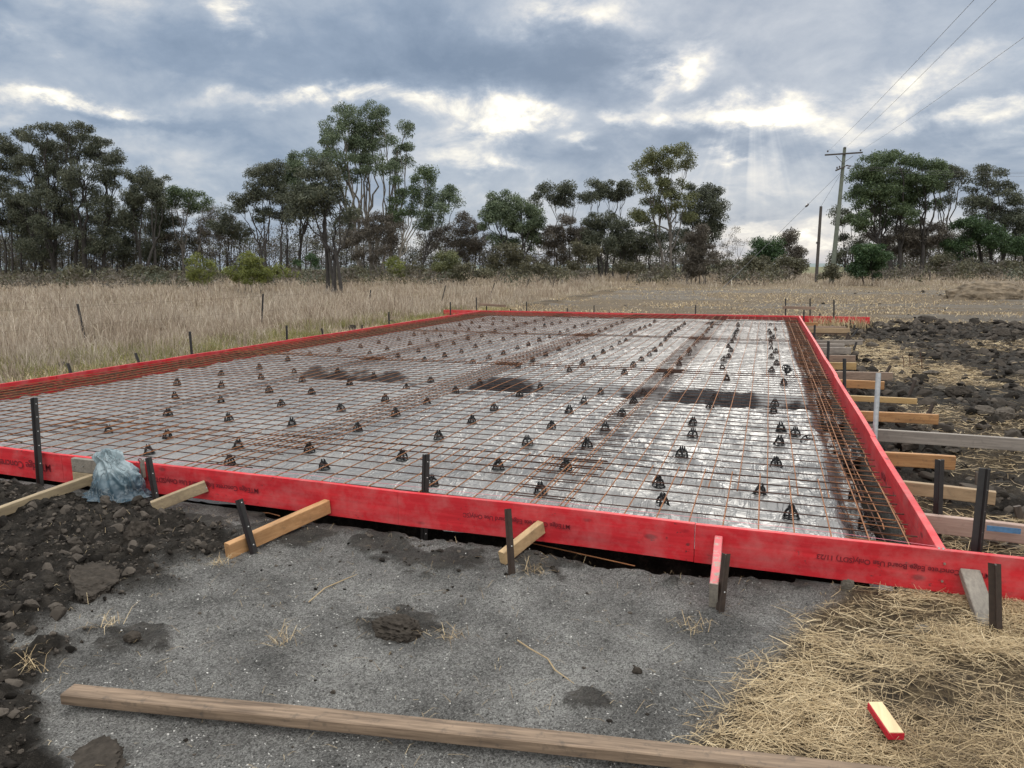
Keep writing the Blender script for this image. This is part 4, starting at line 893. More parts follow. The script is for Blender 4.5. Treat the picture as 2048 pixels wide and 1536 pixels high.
i = np.arange(nr-1)[:, None]*nth; j = np.arange(nth)[None]; j2 = (j+1) % nth
mb = MB(); mb.add(np.stack([Xb, Yb, Zb], -1)+bc-[0, 0, .012], np.stack([i+j, i+j2, i+nth+j2, i+nth+j], -1).reshape(-1, 4))
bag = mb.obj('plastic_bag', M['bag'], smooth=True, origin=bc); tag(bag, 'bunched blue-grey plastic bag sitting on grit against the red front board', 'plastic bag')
sd_ = bag.modifiers.new('s', 'SUBSURF'); sd_.levels = 0; sd_.render_levels = 1
lt = atd(271, 927, depth(bc)-.13); _n = unit(CAM-lt); _x = unit(np.cross((0, 0, 1), _n)); _y = np.cross(_n, _x); c_, s_ = math.cos(-.5), math.sin(-.5)
lettering(bag, 'S', lt, np.stack([_x*c_+_y*s_, -_x*s_+_y*c_, _n], 1), .07, 'printed_letter')
# big clods and stones, one by one
def stone(px, py, wpx, hpx, label, mat='soil', flat=0., dz=.35, name='soil_clod', cat='soil clod', sub=3, yk=.8, rough=1.1):
    c = gp(px, py+hpx*.3); D = depth(c); rx, rz = wpx/2/FPX*D, hpx/2/FPX*D*1.15; mb = MB()
    clod(mb, c+[0, 0, rz*dz], (rx, rx*yk, rz), sub, int(px*7+py) % 1000, rough, flat, rot=random.uniform(-.4, .4))
    return tag(mb.obj(name, M[mat], smooth=False, origin=c), label, cat)
stone(190, 1160, 180, 74, 'largest slab-like clod on the left soil heap', 'soil', .8, .1, sub=4, yk=.6, rough=1.5)
stone(278, 1065, 60, 60, 'round black clod on top of the left soil heap behind the slab-like one', 'soil', .2, .4)
stone(190, 1505, 150, 40, 'flat clod at the bottom left, below the long timber', 'soil', .8, -.1, sub=4, rough=1.5)
stone(798, 1253, 120, 42, 'crumbly black clod lying alone on the grit in the middle foreground', 'soil', 0, .25, sub=4, yk=.6)
stone(264, 1272, 34, 22, 'small black clod on the grit above the left end of the long timber', 'soil', 0, .3)
stone(310, 1418, 26, 18, 'small grey pebble on top of the grit beside the long timber', 'stone', .4, .4, 'stone', 'stone')
stone(1566, 1130, 40, 30, 'dark rounded lump against the red front board right of the painted peg', 'soil', .2, .5)
stone(1695, 1172, 24, 30, 'dark grey stone at the edge of the straw under the red front board', 'stone', .4, .4, 'stone', 'stone')
stone(1845, 1256, 34, 16, 'smooth brown pebble lying in the straw near the grey prop', 'stone', .2, .35, 'stone', 'stone')
stone(1972, 822, 44, 26, 'brown rounded clod behind the amber peg, left of two', 'soil_pale', .5)
stone(2006, 830, 50, 40, 'brown blocky clod behind the amber peg, right of two', 'soil_pale', .8)
stone(1916, 784, 46, 34, 'large black clod in the middle of the soil on the right', 'soil', .6)
stone(1886, 777, 34, 22, 'grey faceted stone beside the large black clod on the right', 'stone', .9, .35, 'stone', 'stone')
stone(2026, 866, 44, 18, 'dark clod behind the long grey timber at the right edge', 'soil', .5)
stone(1908, 896, 44, 18, 'flat brown clod in front of the long grey timber', 'soil_pale', .9)
stone(1860, 746, 34, 16, 'brown clod at the edge of the straw clearing on the right', 'soil_pale', .4)
stone(2000, 666, 50, 26, 'big black clod far right below the far board end', 'soil', .6)
stone(1746, 690, 26, 14, 'dark clod at the near edge of the straw clearing by the pegs', 'soil_pale', .5)
stone(703, 656, 22, 13, 'square black clod behind the left-hand board', 'soil', .8, .5)
stone(780, 645, 26, 10, 'low dark clod around the black stake behind the left-hand board', 'soil', .2, .4)
stone(126, 729, 26, 12, 'dark clod behind the left-hand board near the left edge', 'soil', .3, .4)
stone(1850, 640, 60, 22, 'blue-grey clod bank right of the far board end', 'soil', .8)
stone(30, 1228, 30, 30, 'grey pointed stone at the left edge on the soil', 'stone', .7, .4, 'stone', 'stone')
stone(1275, 1370 - 30, 20, 16, 'tiny black clod on the grit near the straw edge', 'soil', .1, .3)
# soil mound with dead grass far right
c = gp(1975, 597); D = depth(c); mb = MB(); V, F = ICO[4]; V = V.copy()
V *= (1+.7*n3(V, 1.6, 5)+.5*n3(V, 5, 9))[:, None]; V = V*np.array([70/FPX*D, 48/FPX*D, 36/FPX*D]); V[:, 2] += .0
mb.add(V+c, F); tag(mb.obj('soil_mound', mat_plain('mound_of_soil_and_grass', (.16, .125, .085), .95, .8, 3.5, bump=.8), origin=c), 'brown mound of scraped soil and dead grass far right', 'soil mound')
# bent scrap of mesh standing in the straw clearing
r = [((1805, 711), (1808, 738)), ((1818, 711), (1820, 739)), ((1840, 705), (1844, 739))]; mb = MB(); c = gp(1820, 739)
for t, b in r:
    f = gp(*b); D = depth(f); tube(mb, [f-[0, 0, .05], (f+atd(*t, D))/2+[.01, 0, 0], atd(*t, D)], .006, 5)
f = gp(1808, 739); D = depth(f); tube(mb, [atd(1807, 732, D), atd(1842, 724, D)], .005, 5)
tag(mb.obj('mesh_scrap', M['rust_dark'], origin=c), 'scrap of rusty mesh with three bars standing in the straw clearing', 'steel scrap')
# a few single dry twigs on the grit
for k, (pts, lab) in enumerate(([[(618, 1208), (650, 1180), (682, 1166), (715, 1152)], 'pale dry twig lying on the grit in the middle foreground'], [[(1035, 1285), (1060, 1302), (1095, 1322), (1110, 1345), (1148, 1372)], 'thin curved straw stalk lying on the grit right of the middle'])):
    P = np.array([gp(*q)+[0, 0, .012] for q in pts]); mb = MB(); tube(mb, P, [.0035]*(len(P)-1)+[.0015], 5)
    tag(mb.obj('dry_twig', M['straw'], origin=P[0]), lab, 'twig')
# white marker peg in the back paddock
f = gp(1463, 575); t = atd(1463, 559, depth(f)); mb = MB(); beam(mb, f-[0, 0, .1], t, .05, .05, .004, up=(0, 1, 0)); tag(mb.obj('marker_peg', mat_plain('pale_peg', (.6, .56, .45), .7), origin=f), 'thin pale marker peg standing alone in the dry grass behind the slab', 'peg')
# ------------------------------------------------------------------ paddock fence
fpts = [((172, 686), (155, 608), 'nearest'), ((523, 651), (526, 588), 'second from the left'), ((737, 620), (741, 580), 'third from the left'), ((883, 604), (891, 571), 'fourth, leaning right'), ((979, 596), (989, 566), 'fifth, leaning right'), ((1051, 582), (1059, 555), 'sixth, leaning right'), ((1104, 577), (1110, 555), 'seventh'), ((1146, 571), (1152, 553), 'eighth'), ((1185, 566), (1189, 552), 'ninth'), ((1217, 564), (1220, 551), 'farthest')]
tops = []
for f_, t_, nm_ in fpts:
    f = gp(*f_); D = depth(f); t = atd(*t_, D); tops.append((f, t)); d = unit(t-f); mb = MB(); star(mb, f-d*.25, t, .03, .007, .4)
    tag(mb.obj('fence_post', M['picket'], origin=f), f'black steel fence post, {nm_} along the old fence in dry grass', 'fence post', 'old fence line in the dry grass')
for h, lab in ((.45, 'lower thin wire strung along the old fence posts in the dry grass'), (.93, 'upper thin wire strung along the old fence posts in the dry grass')):
    P = [tops[0][0]+(tops[0][1]-tops[0][0])*h-(tops[1][0]-tops[0][0])*.9]
    for k, (a, b) in enumerate(tops):
        p = a+(b-a)*h
        if k: P += [(P[-1]*(1-w)+p*w)-np.array([0, 0, .22*w*(1-w)]) for w in ()]
        P.append(p)
    mb = MB(); tube(mb, np.array(P), .0022, 4); tag(mb.obj('fence_wire', M['picket_rust'], origin=P[1]), lab, 'fence wire')
for px, yb, yt, lab in ((1860, 563, 545, 'thin dark fence post in the far grass below the green trees'), (2024, 563, 548, 'thin dark fence post in the far grass at the right edge'), (1252, 563, 543, 'grey leaning strainer post at the end of the old fence')):
    f = gp(px, yb); t = atd(px+(6 if px == 1252 else 0), yt, depth(f)); mb = MB(); tube(mb, [f-[0, 0, .2], t], .05 if px != 1252 else .09, 7); tag(mb.obj('fence_post', M['pole_dark'], origin=f), lab, 'fence post')
# ------------------------------------------------------------------ power pole
PD = 60.; f = atd(1663, 551, PD); f[2] = gz(f[0], f[1]); top = atd(1689.5, 295, PD)
r = root('power_pole', f, 'tall weathered power pole leaning right with a crossarm and brown insulators', 'power pole')
mb = MB(); tube(mb, [f-[0, 0, .5], f+(top-f)*.5+[.03, 0, 0], top], [.20, .165, .125], 12); mb.obj('pole', M['pole'], r, smooth=True)
def seg(a, b, rad, n=6): mb = MB(); tube(mb, [a, b], rad, n); return mb
A, B = atd(1650, 310, PD-.2), atd(1725, 305, PD-.2); mb = MB(); beam(mb, A, B, .11, .12, .01); arm = mb.obj('crossarm', M['pole_dark'], r)
A2, B2 = atd(1671.5, 341, PD-.3), atd(1690, 333, PD-.2); mb = MB(); beam(mb, A2, B2, .12, .12, .01); arm2 = mb.obj('lower_arm', M['pole_dark'], r)
for x0, x1 in ((1672, 1685), (1706, 1686)): mb = MB(); beam(mb, atd(x0, 312, PD-.22), atd(x1, 326, PD-.18), .03, .04, .004); mb.obj('brace', M['wire'], r)
ins = []
for px, py in ((1655.5, 303), (1690, 296), (1721, 301), (1674, 336), (1679, 334)):
    c = atd(px, py, PD-.2); mb = MB(); tube(mb, [c-[0, 0, .06], c, c+[0, 0, .05], c+[0, 0, .10]], [.03, .075, .06, .04], 8); mb.obj('insulator', M['porcelain'], arm2 if py > 320 else (r if px == 1690 else arm)); ins.append(c)
for px, py in ((1694, 331), (1699, 332), (1697, 336)):
    c = atd(px, py, PD-.1); mb = MB(); tube(mb, [c-CR*.12, c, c+CR*.12], [.03, .07, .04], 8); mb.obj('insulator', M['porcelain'], arm2)
for (a, px, py, D2, lab) in ((ins[0], 1940, 0, 20, 'left of the three overhead wires rising from the crossarm'), (ins[1], 1984, 0, 20, 'middle of the three overhead wires rising from the pole top'), (ins[2], 2048, 66, 20, 'right of the three overhead wires rising from the crossarm')):
    b = atd(px, py, D2); e = a+(b-a)*1.28; P = np.linspace(0, 1, 14)[:, None]*(e-a)+a; t = np.linspace(0, 1, 14); P[:, 2] -= .35*4*t*(1-t)*(0.5)
    mb = MB(); tube(mb, P, .007, 5); tag(mb.obj('power_line', M['wire'], origin=a), lab, 'power line', 'overhead wires on the leaning power pole')
for k, (py0, py1) in enumerate(((330.5, 343), (333, 346), (337, 352))):
    a = atd(1699, py0, PD-.1); b = atd(2120, py1, PD+6); P = np.linspace(0, 1, 10)[:, None]*(b-a)+a; t = np.linspace(0, 1, 10); P[:, 2] -= .25*4*t*(1-t)
    mb = MB(); tube(mb, P, .008, 5); tag(mb.obj('power_line', M['wire'], origin=a), ['top', 'middle', 'lowest'][k]+' of the three thin wires running right behind the green trees', 'power line', 'low wires on the leaning power pole')
a, b = atd(1681, 345, PD), atd(1446, 553, PD-6); b[2] = gz(b[0], b[1]); r2 = root('stay_wire', b, 'sloping stay wire from the power pole down to the grass, with an insulator', 'stay wire')
seg(a, a+(b-a)*.84, .014, 5).obj('cable', M['wire'], r2); seg(a+(b-a)*.84, b, .022, 6).obj('guard_rod', M['wire'], r2)
mb = MB(); c = a+(b-a)*.305; d = unit(b-a)*.22; tube(mb, [c-d, c-d*.5, c+d*.5, c+d], [.05, .09, .09, .05], 8); mb.obj('insulator', M['porcelain'], r2)
sf = atd(1633, 549, PD+4); sf[2] = gz(sf[0], sf[1]); st = atd(1642, 413, PD+4)
r3 = root('stub_pole', sf, 'shorter dark stub pole standing left of the tall power pole', 'pole'); mb = MB(); tube(mb, [sf-[0, 0, .4], st], [.15, .12], 10); mb.obj('pole', M['pole_dark'], r3, smooth=True)
mb = MB(); c = sf+(st-sf)*.52; tube(mb, [c-CR*.14-[0, 0, .08], c-CR*.14+[0, 0, .08]], .09, 6); mb.obj('bracket', M['pole_dark'], r3)
mb = MB(); tube(mb, [atd(1684, 343, PD), st], .010, 5); tag(mb.obj('stay_wire', M['wire'], origin=st), 'thin stay wire between the power pole and the stub pole', 'stay wire')
# ------------------------------------------------------------------ trees
def leaves(C, rad, per, ll, lw, droop, rs):
    """leaf-sized faces scattered in clumps: C centres, rad clump radii (k,3), per leaves each"""
    k = len(C); per = np.maximum(1, per.astype(int)); idx = np.repeat(np.arange(k), per); n = len(idx)
    g = rs.normal(size=(n, 3)); g /= np.linalg.norm(g, axis=1)[:, None]; g *= (rs.random(n)**.45)[:, None]
    P = C[idx]+g*rad[idx]*1.15; P[:, 2] += .25*rad[idx][:, 2]*(1-g[:, 0]**2-g[:, 1]**2)
    d = rs.normal(size=(n, 3)); d /= np.linalg.norm(d, axis=1)[:, None]; d[:, 2] -= droop; d /= np.linalg.norm(d, axis=1)[:, None]
    s = np.cross(d, rs.normal(size=(n, 3))); s /= np.linalg.norm(s, axis=1)[:, None]+1e-9
    l = (ll*(.6+.8*rs.random(n)))[:, None]; w = (lw*(.6+.8*rs.random(n)))[:, None]
    V = np.stack([P, P+d*l*.45+s*w*.5, P+d*l, P+d*l*.45-s*w*.5], 1).reshape(-1, 3)
    return V, np.arange(n*4).reshape(-1, 4)
TREEG = 'trees along the far side of the paddock'
def tree(label, D, trunks, blobs, lm, bark='bark', cover=1.0, r0=.2, ll=.25, lw=.09, droop=.5, fork=.45, name='tree', cat='tree', clump=9.5, twigs=1., flat=.65, spread=1., ground_px=None, group=TREEG):
    cover *= 1.5; clump *= 1.3; blobs = [(b[0], b[1], b[2]*1.1, b[3]*1.1) for b in blobs]
    seed = int(abs(trunks[0]*13+blobs[0][1]*7+D)); rs = np.random.default_rng(seed); s = 1/FPX*D
    bases = []
    for bx in trunks:
        p = atd(bx, ground_px or 548, D+rs.uniform(-1, 1)*spread*.8); p[2] = gz(p[0], p[1])-.1; bases.append(p)
    fwd = unit([CF[0], CF[1], 0]); cen = np.mean([b[:2] for b in bases], 0)
    r = root(name, (bases[0][0], bases[0][1], bases[0][2]+.1), label, cat, group)
    asg = {i: [] for i in range(len(trunks))}; CC = []; RR = []; NN = []; tw = []
    la = .5*ll*lw*.62/s**2
    wx = max(b[2] for b in blobs)
    allx = [b[0] for b in blobs]; half = max(20, (max(allx)-min(allx))/2)
    for b in blobs:
        px, py, rx, ry = b[:4]; u = (px-np.mean(allx))/half
        dep = D+rs.uniform(-1, 1)*half*s*.55*spread*math.sqrt(max(.1, 1-min(1, abs(u))**2))
        c = atd(px, py, dep); sd_ = dep/FPX
        i = min(range(len(trunks)), key=lambda k: abs(trunks[k]-px)*(.6+.8*rs.random())); asg[i].append((c, rx*sd_, ry*sd_))
        nc = max(2, int(rx*ry*PI/(PI*clump*clump)*1.25*cover+.5))
        g = rs.normal(size=(nc, 3)); g /= np.linalg.norm(g, axis=1)[:, None]; g *= (.35+.65*rs.random(nc)**.5)[:, None]
        cc = c+CR*(g[:, :1]*rx*sd_)+np.array([0, 0, 1])*(g[:, 2:]*ry*sd_)+fwd*(g[:, 1:2]*rx*sd_)
        rr = np.stack([clump*sd_*(.6+.9*rs.random(nc))]*3, 1)*np.array([1, 1, flat])
        CC.append(cc); RR.append(rr); NN.append(np.clip((rr[:, 0]/sd_)**2*PI*.95*cover/la*(.5+rs.random(nc)), 6, 700)); tw.append((c, cc, rx*sd_, ry*sd_))
    for i in asg:
        if not asg[i]:
            j = min(range(len(blobs)), key=lambda q: abs(blobs[q][0]-trunks[i])+.3*abs(blobs[q][1]-450)); asg[i].append((tw[j][0], tw[j][2], tw[j][3]))
    mt = MB(); mbr = MB()
    for i, base in enumerate(bases):
        bl = asg[i]
        if bl: m_ = np.mean([x[0] for x in bl], 0); low = min(x[0][2]-x[2] for x in bl)
        else: m_ = base+np.array([rs.uniform(-.6, .6), 0, 5*D/85]); low = m_[2]
        ft = base+(m_-base)*fork; ft[2] = base[2]+max(.25*(low-base[2]), min((low-base[2])*.85, (m_[2]-base[2])*fork))
        k = r0*rs.uniform(.8, 1.2); st = curve(base, ft, rs.normal(size=3)*[.35, .35, 0]*(D/85), 8); tube(mt, st, np.linspace(k, k*.62, 8)*np.array([1.35]+[1]*7), 7)
        for (c, bx, bz) in bl:
            j = rs.integers(4, 8); a = st[j]; e = c-[0, 0, bz*.35]; d_ = np.linalg.norm(e-a)
            q = curve(a, e, rs.normal(size=3)*[.07, .07, .03]*d_+[0, 0, -.06*d_]+(e-a)*[.12, .12, 0], 9); rl = min(k*.55, .03*d_+.02)
            q[1:-1] += rs.normal(size=(7, 3))*.018*d_
            tube(mbr, q, np.linspace(rl, rl*.32, 9), 5, cap=False)
            # the twigs of this cluster
            for (c2, cc, bx2, bz2) in tw:
                if c2 is not c: continue
                for p in cc[:int(len(cc)*twigs+.99)]:
                    a2 = q[rs.integers(5, 9)]; d2 = np.linalg.norm(p-a2)
                    tube(mbr, curve(a2, p, rs.normal(size=3)*.1*d2, 5), np.linspace(max(.012, rl*.32), .007, 5), 3, cap=False)
    mt.obj('trunk', M[bark], r, smooth=True)
    if mbr.n: mbr.obj('branches', M[bark], r, smooth=True)
    mc = MB(); mc.add(*leaves(np.concatenate(CC), np.concatenate(RR), np.concatenate(NN), ll, lw, droop, rs)); mc.obj('crown', M[lm], r)
    return r
T = tree
T('slender dark tree at the left edge of the photo', 88, [6, 24, 40], [(10, 292, 24, 20), (42, 272, 20, 12), (20, 330, 16, 20), (4, 410, 30, 50), (40, 440, 26, 40)], 'lf_dark', r0=.16)
T('broad dark dome-crowned tree at the far left, the largest dark crown', 86, [108, 150, 168, 184, 198], [(95, 270, 34, 18), (140, 262, 36, 16), (62, 300, 30, 24), (108, 300, 38, 26), (160, 292, 40, 26), (205, 305, 32, 24), (228, 335, 22, 24), (212, 366, 26, 16), (60, 350, 34, 34), (108, 356, 42, 34), (168, 350, 36, 30), (48, 420, 32, 44), (100, 430, 48, 44), (160, 425, 48, 40), (212, 425, 34, 34), (75, 490, 40, 24), (190, 480, 40, 24)], 'lf_dark', r0=.3, cover=.88)
T('dark tree with a high small crown right of the broad dome-crowned tree', 86, [284, 296, 304], [(275, 362, 28, 18), (302, 358, 26, 16), (262, 388, 20, 22), (312, 384, 16, 22), (285, 400, 28, 20), (322, 400, 10, 10), (262, 430, 22, 26)], 'lf_dark', r0=.2, cover=1.15)
T('tree with a bright green flat top among bare brown branches at the left', 92, [365, 392], [(352, 392, 24, 12), (375, 388, 24, 12), (368, 412, 30, 14), (407, 408, 14, 10), (340, 405, 14, 10)], 'lf_green', 'bark_grey', r0=.15, cover=.9)
T('bare brown twiggy tree below the bright green flat top', 96, [335, 352], [(330, 450, 36, 36), (355, 480, 30, 34)], 'lf_brown', 'bark_grey', r0=.12, cover=.5, lw=.07, twigs=1, clump=7)
T('bare brown twiggy tree in the gap left of the centre trees', 96, [405, 420, 440], [(400, 455, 34, 36), (438, 450, 34, 32), (420, 490, 40, 30)], 'lf_brown', 'bark_grey', r0=.12, cover=.55, lw=.07, twigs=1, clump=7)
T('small dark tree with a rounded top at the right end of the left gap', 92, [455, 478], [(462, 430, 22, 16), (445, 455, 22, 20), (480, 470, 22, 24)], 'lf_dark', r0=.14, cover=.9)
T('leaning dark tree with open lobes at the left of the centre group', 88, [524, 538, 560], [(545, 335, 34, 16), (520, 358, 28, 18), (494, 402, 20, 10), (540, 378, 34, 24), (505, 385, 16, 12), (565, 410, 34, 34), (530, 430, 20, 20), (482, 400, 12, 7)], 'lf_dark', r0=.2, cover=.95)
T('grey-green tree behind the dark leaning tree in the centre group', 93, [580, 600], [(610, 318, 28, 16), (590, 345, 24, 20), (600, 370, 36, 26), (640, 340, 18, 20), (570, 380, 24, 24), (625, 385, 20, 20)], 'lf_gum', r0=.2)
T('nearest dark tree standing alone in the dry grass with several black trunks', 47, [654, 664, 674, 682], [(640, 352, 34, 26), (612, 385, 34, 26), (655, 385, 36, 28), (682, 400, 26, 30), (600, 420, 28, 22), (630, 425, 34, 26), (672, 432, 32, 24), (648, 352, 26, 22), (700, 440, 18, 18)], 'lf_dark', r0=.15, ll=.2, lw=.07, cover=.8, fork=.55, spread=.8, clump=10)
T('tallest gum tree with pale trunks and a high drooping crown in the centre', 90, [722, 742, 752, 772], [(672, 222, 22, 16), (692, 232, 22, 20), (656, 256, 18, 18), (688, 270, 28, 22), (738, 224, 26, 16), (764, 240, 18, 22), (732, 262, 30, 24), (654, 300, 16, 18), (686, 312, 32, 18), (722, 305, 30, 24), (762, 290, 22, 26), (808, 262, 14, 18), (796, 286, 18, 18), (812, 296, 12, 14), (792, 312, 16, 16), (806, 322, 10, 12), (786, 340, 14, 14), (766, 328, 20, 16), (706, 255, 18, 20), (715, 285, 24, 18), (746, 278, 22, 22), (668, 335, 24, 14), (742, 320, 24, 14), (650, 275, 14, 18), (700, 345, 26, 16), (738, 345, 18, 14), (792, 330, 8, 14)], 'lf_gum', 'bark_mid', cover=.8, r0=.24, droop=.9, fork=.4, lw=.09)
T('lower green branches of a gum spreading right below the tallest crown', 88, [760, 792], [(800, 372, 18, 14), (838, 362, 28, 14), (822, 392, 22, 16), (858, 376, 16, 10), (790, 405, 20, 14), (850, 345, 14, 8), (812, 425, 30, 12), (786, 440, 24, 12)], 'lf_green', 'bark_pale', r0=.16, cover=.85)
T('small-crowned tree leaning right at the right of the centre group', 88, [828, 838], [(902, 382, 20, 12), (884, 396, 24, 14), (912, 402, 10, 8), (868, 416, 20, 14), (845, 432, 22, 20), (872, 440, 18, 16)], 'lf_gum', r0=.15, cover=.9)
T('reddish-brown dry tree at the foot of the tallest gum', 85, [728, 748, 765], [(735, 450, 34, 24), (770, 455, 30, 26), (710, 460, 26, 26), (745, 490, 46, 28), (700, 495, 26, 24)], 'lf_brown', 'bark_grey', r0=.12, cover=.8, lw=.08, clump=8)
T('brown scrubby tree between the centre trees and the bushy tree', 94, [915, 935, 950], [(930, 455, 32, 22), (905, 470, 26, 24), (955, 480, 26, 24), (930, 500, 40, 22)], 'lf_brown', 'bark_grey', r0=.12, cover=.85, lw=.08, clump=8)
T('thin bare grey tree behind the small-crowned leaning tree', 96, [868, 884], [(862, 470, 28, 28), (890, 480, 24, 28)], 'lf_brown', 'bark_grey', r0=.12, cover=.5, lw=.07, clump=7)
T('bushy dark green tree in the middle of the tree line', 86, [1028, 1040, 1052], [(985, 408, 24, 16), (1010, 400, 24, 14), (1044, 410, 26, 16), (1066, 432, 18, 20), (1000, 432, 34, 22), (1040, 446, 36, 26), (980, 450, 18, 24), (1072, 456, 16, 16), (1015, 475, 28, 20), (1060, 486, 22, 18)], 'lf_gum', r0=.22, cover=1.1)
T('thin umbrella-shaped tree right of the bushy dark green tree', 90, [1115, 1130, 1140], [(1092, 386, 24, 12), (1124, 380, 24, 12), (1150, 384, 22, 14), (1078, 402, 12, 11), (1108, 400, 24, 10), (1150, 402, 18, 12)], 'lf_dark', 'bark_grey', r0=.12, cover=1., fork=.5)
T('dark flat-topped tree between the umbrella tree and the tall yellowish tree', 89, [1200, 1212], [(1198, 376, 26, 13), (1238, 368, 28, 12), (1216, 390, 30, 12), (1182, 396, 18, 12), (1252, 386, 14, 14)], 'lf_dark', r0=.16, cover=1.1, fork=.55)
T('brown dry tree below the umbrella-shaped tree', 87, [1120, 1135, 1150], [(1130, 455, 38, 20), (1100, 475, 24, 24), (1160, 478, 24, 24), (1130, 495, 40, 22)], 'lf_brown', 'bark_grey', r0=.12, cover=.9, lw=.08, clump=8)
T('dark low tree below the flat-topped tree', 85, [1200, 1214, 1226, 1240], [(1205, 438, 34, 16), (1185, 462, 24, 26), (1235, 458, 30, 24), (1210, 485, 34, 24), (1250, 490, 22, 20)], 'lf_dark', r0=.16, cover=1.05)
T('tall yellowish-green tree with a domed top and layered crown', 84, [1328, 1340], [(1300, 316, 28, 14), (1338, 303, 32, 12), (1372, 322, 18, 16), (1322, 332, 38, 14), (1292, 340, 20, 12), (1304, 372, 28, 16), (1344, 364, 30, 16), (1318, 400, 36, 20), (1370, 398, 28, 18), (1282, 425, 22, 18), (1352, 425, 30, 18), (1300, 440, 26, 16)], 'lf_yellow', 'bark_grey', r0=.24, cover=.85, fork=.5)
T('dark olive tree behind the right side of the tall yellowish tree', 88, [1362, 1385, 1400], [(1398, 380, 26, 16), (1425, 396, 22, 18), (1400, 410, 28, 20), (1436, 430, 16, 24), (1410, 445, 28, 24), (1385, 440, 20, 24), (1428, 465, 18, 24), (1380, 480, 24, 24)], 'lf_dark', r0=.18, cover=1.05)
T('dark lower tree at the foot of the tall yellowish tree', 86, [1285, 1300, 1352], [(1270, 470, 22, 26), (1300, 490, 26, 22), (1340, 485, 24, 24), (1265, 500, 24, 22)], 'lf_dark', r0=.14, cover=.9)
T('leafless pale grey tree left of the gap with the stay wire', 86, [1455, 1464, 1474], [(1455, 478, 18, 20), (1474, 474, 16, 18), (1462, 498, 20, 18), (1484, 496, 10, 14)], 'lf_brown', 'bark_grey', r0=.08, cover=.22, lw=.05, clump=6, twigs=1)
T('tall brown reedy bush in front of the tall yellowish tree', 62, [1372, 1384, 1394, 1404, 1412, 1380, 1400], [(1382, 490, 18, 22), (1405, 488, 18, 22), (1394, 472, 18, 14), (1378, 522, 22, 22), (1408, 522, 22, 22), (1394, 540, 24, 16)], 'lf_brown', 'bark_grey', r0=.05, cover=1., lw=.05, ll=.28, droop=-.7, clump=7, name='bush', cat='bush', fork=.3)
T('small dark green round-topped tree in the gap left of the power pole', 80, [1540, 1556], [(1532, 492, 18, 12), (1556, 500, 18, 12), (1520, 512, 14, 14), (1545, 515, 22, 14)], 'lf_shrub', r0=.1, cover=1.3)
T('small brown bushy tree right behind the dark green one in the gap', 82, [1575, 1586], [(1572, 482, 16, 14), (1590, 496, 14, 18), (1575, 512, 24, 18), (1594, 522, 12, 16)], 'lf_brown', r0=.1, cover=1.2)
T('olive shrub mass at the foot of the small trees in the gap', 76, [1520, 1550, 1580], [(1515, 528, 26, 14), (1550, 530, 30, 14), (1588, 534, 20, 12), (1490, 534, 22, 10)], 'lf_scrub', r0=.06, cover=1.2, name='bush', cat='bush')
T('big fresh green double-crowned tree right of the power pole', 82, [1762, 1782, 1800, 1838], [(1742, 332, 26, 16), (1772, 318, 26, 14), (1798, 318, 22, 14), (1845, 330, 26, 14), (1868, 345, 18, 18), (1722, 362, 22, 22), (1760, 352, 34, 22), (1800, 350, 30, 22), (1848, 358, 34, 22), (1715, 400, 20, 22), (1750, 392, 36, 24), (1795, 392, 34, 24), (1840, 396, 30, 22), (1726, 436, 24, 20), (1770, 430, 32, 20), (1815, 430, 26, 18)], 'lf_green', r0=.26, cover=1.15, droop=.7)
T('small dark tree with tufted crown behind the power pole', 86, [1694, 1706], [(1688, 428, 20, 13), (1704, 446, 16, 14), (1678, 440, 10, 9), (1700, 480, 18, 20), (1680, 505, 16, 20)], 'lf_dark', r0=.12, cover=.9)
T('brownish sparse tree between the green crown and the dark trees on the right', 87, [1872, 1888], [(1896, 350, 24, 13), (1925, 345, 18, 11), (1880, 372, 18, 16), (1910, 372, 24, 14), (1880, 402, 14, 14)], 'lf_dark', 'bark_grey', r0=.16, cover=.9)
T('dark open-crowned tree at the far right', 85, [1962, 1982, 2004], [(1972, 350, 20, 12), (1998, 362, 22, 14), (1955, 372, 18, 16), (1985, 390, 28, 18), (2015, 386, 18, 16), (1945, 405, 18, 16), (2020, 415, 22, 20), (1975, 425, 30, 18), (2042, 420, 14, 22), (2005, 450, 30, 22), (1950, 445, 20, 22)], 'lf_dark', r0=.2, cover=.95)
T('reddish-brown dry tree under the green double crown', 84, [1830, 1850, 1862], [(1842, 460, 30, 20), (1810, 470, 26, 22), (1868, 470, 24, 24), (1845, 495, 36, 20), (1790, 490, 24, 22)], 'lf_brown', 'bark_grey', r0=.12, cover=.9, lw=.08, clump=8)
T('dark green low tree at the right below the open crown', 83, [1930, 1950, 1990], [(1935, 455, 28, 20), (1975, 470, 34, 22), (1950, 490, 38, 20), (2010, 490, 34, 22), (1910, 495, 26, 20)], 'lf_shrub', r0=.14, cover=1.1)
T('dark brownish tree at the very right edge', 84, [2030, 2046], [(2035, 455, 22, 20), (2055, 440, 20, 30), (2045, 490, 26, 24), (2070, 480, 26, 30)], 'lf_dark', r0=.14, cover=.95)
T('grey-brown twiggy tree behind the dark green round shrub', 87, [1755, 1775], [(1760, 470, 26, 22), (1785, 480, 18, 22), (1735, 475, 18, 20)], 'lf_brown', 'bark_grey', r0=.1, cover=.6, lw=.07, clump=7)
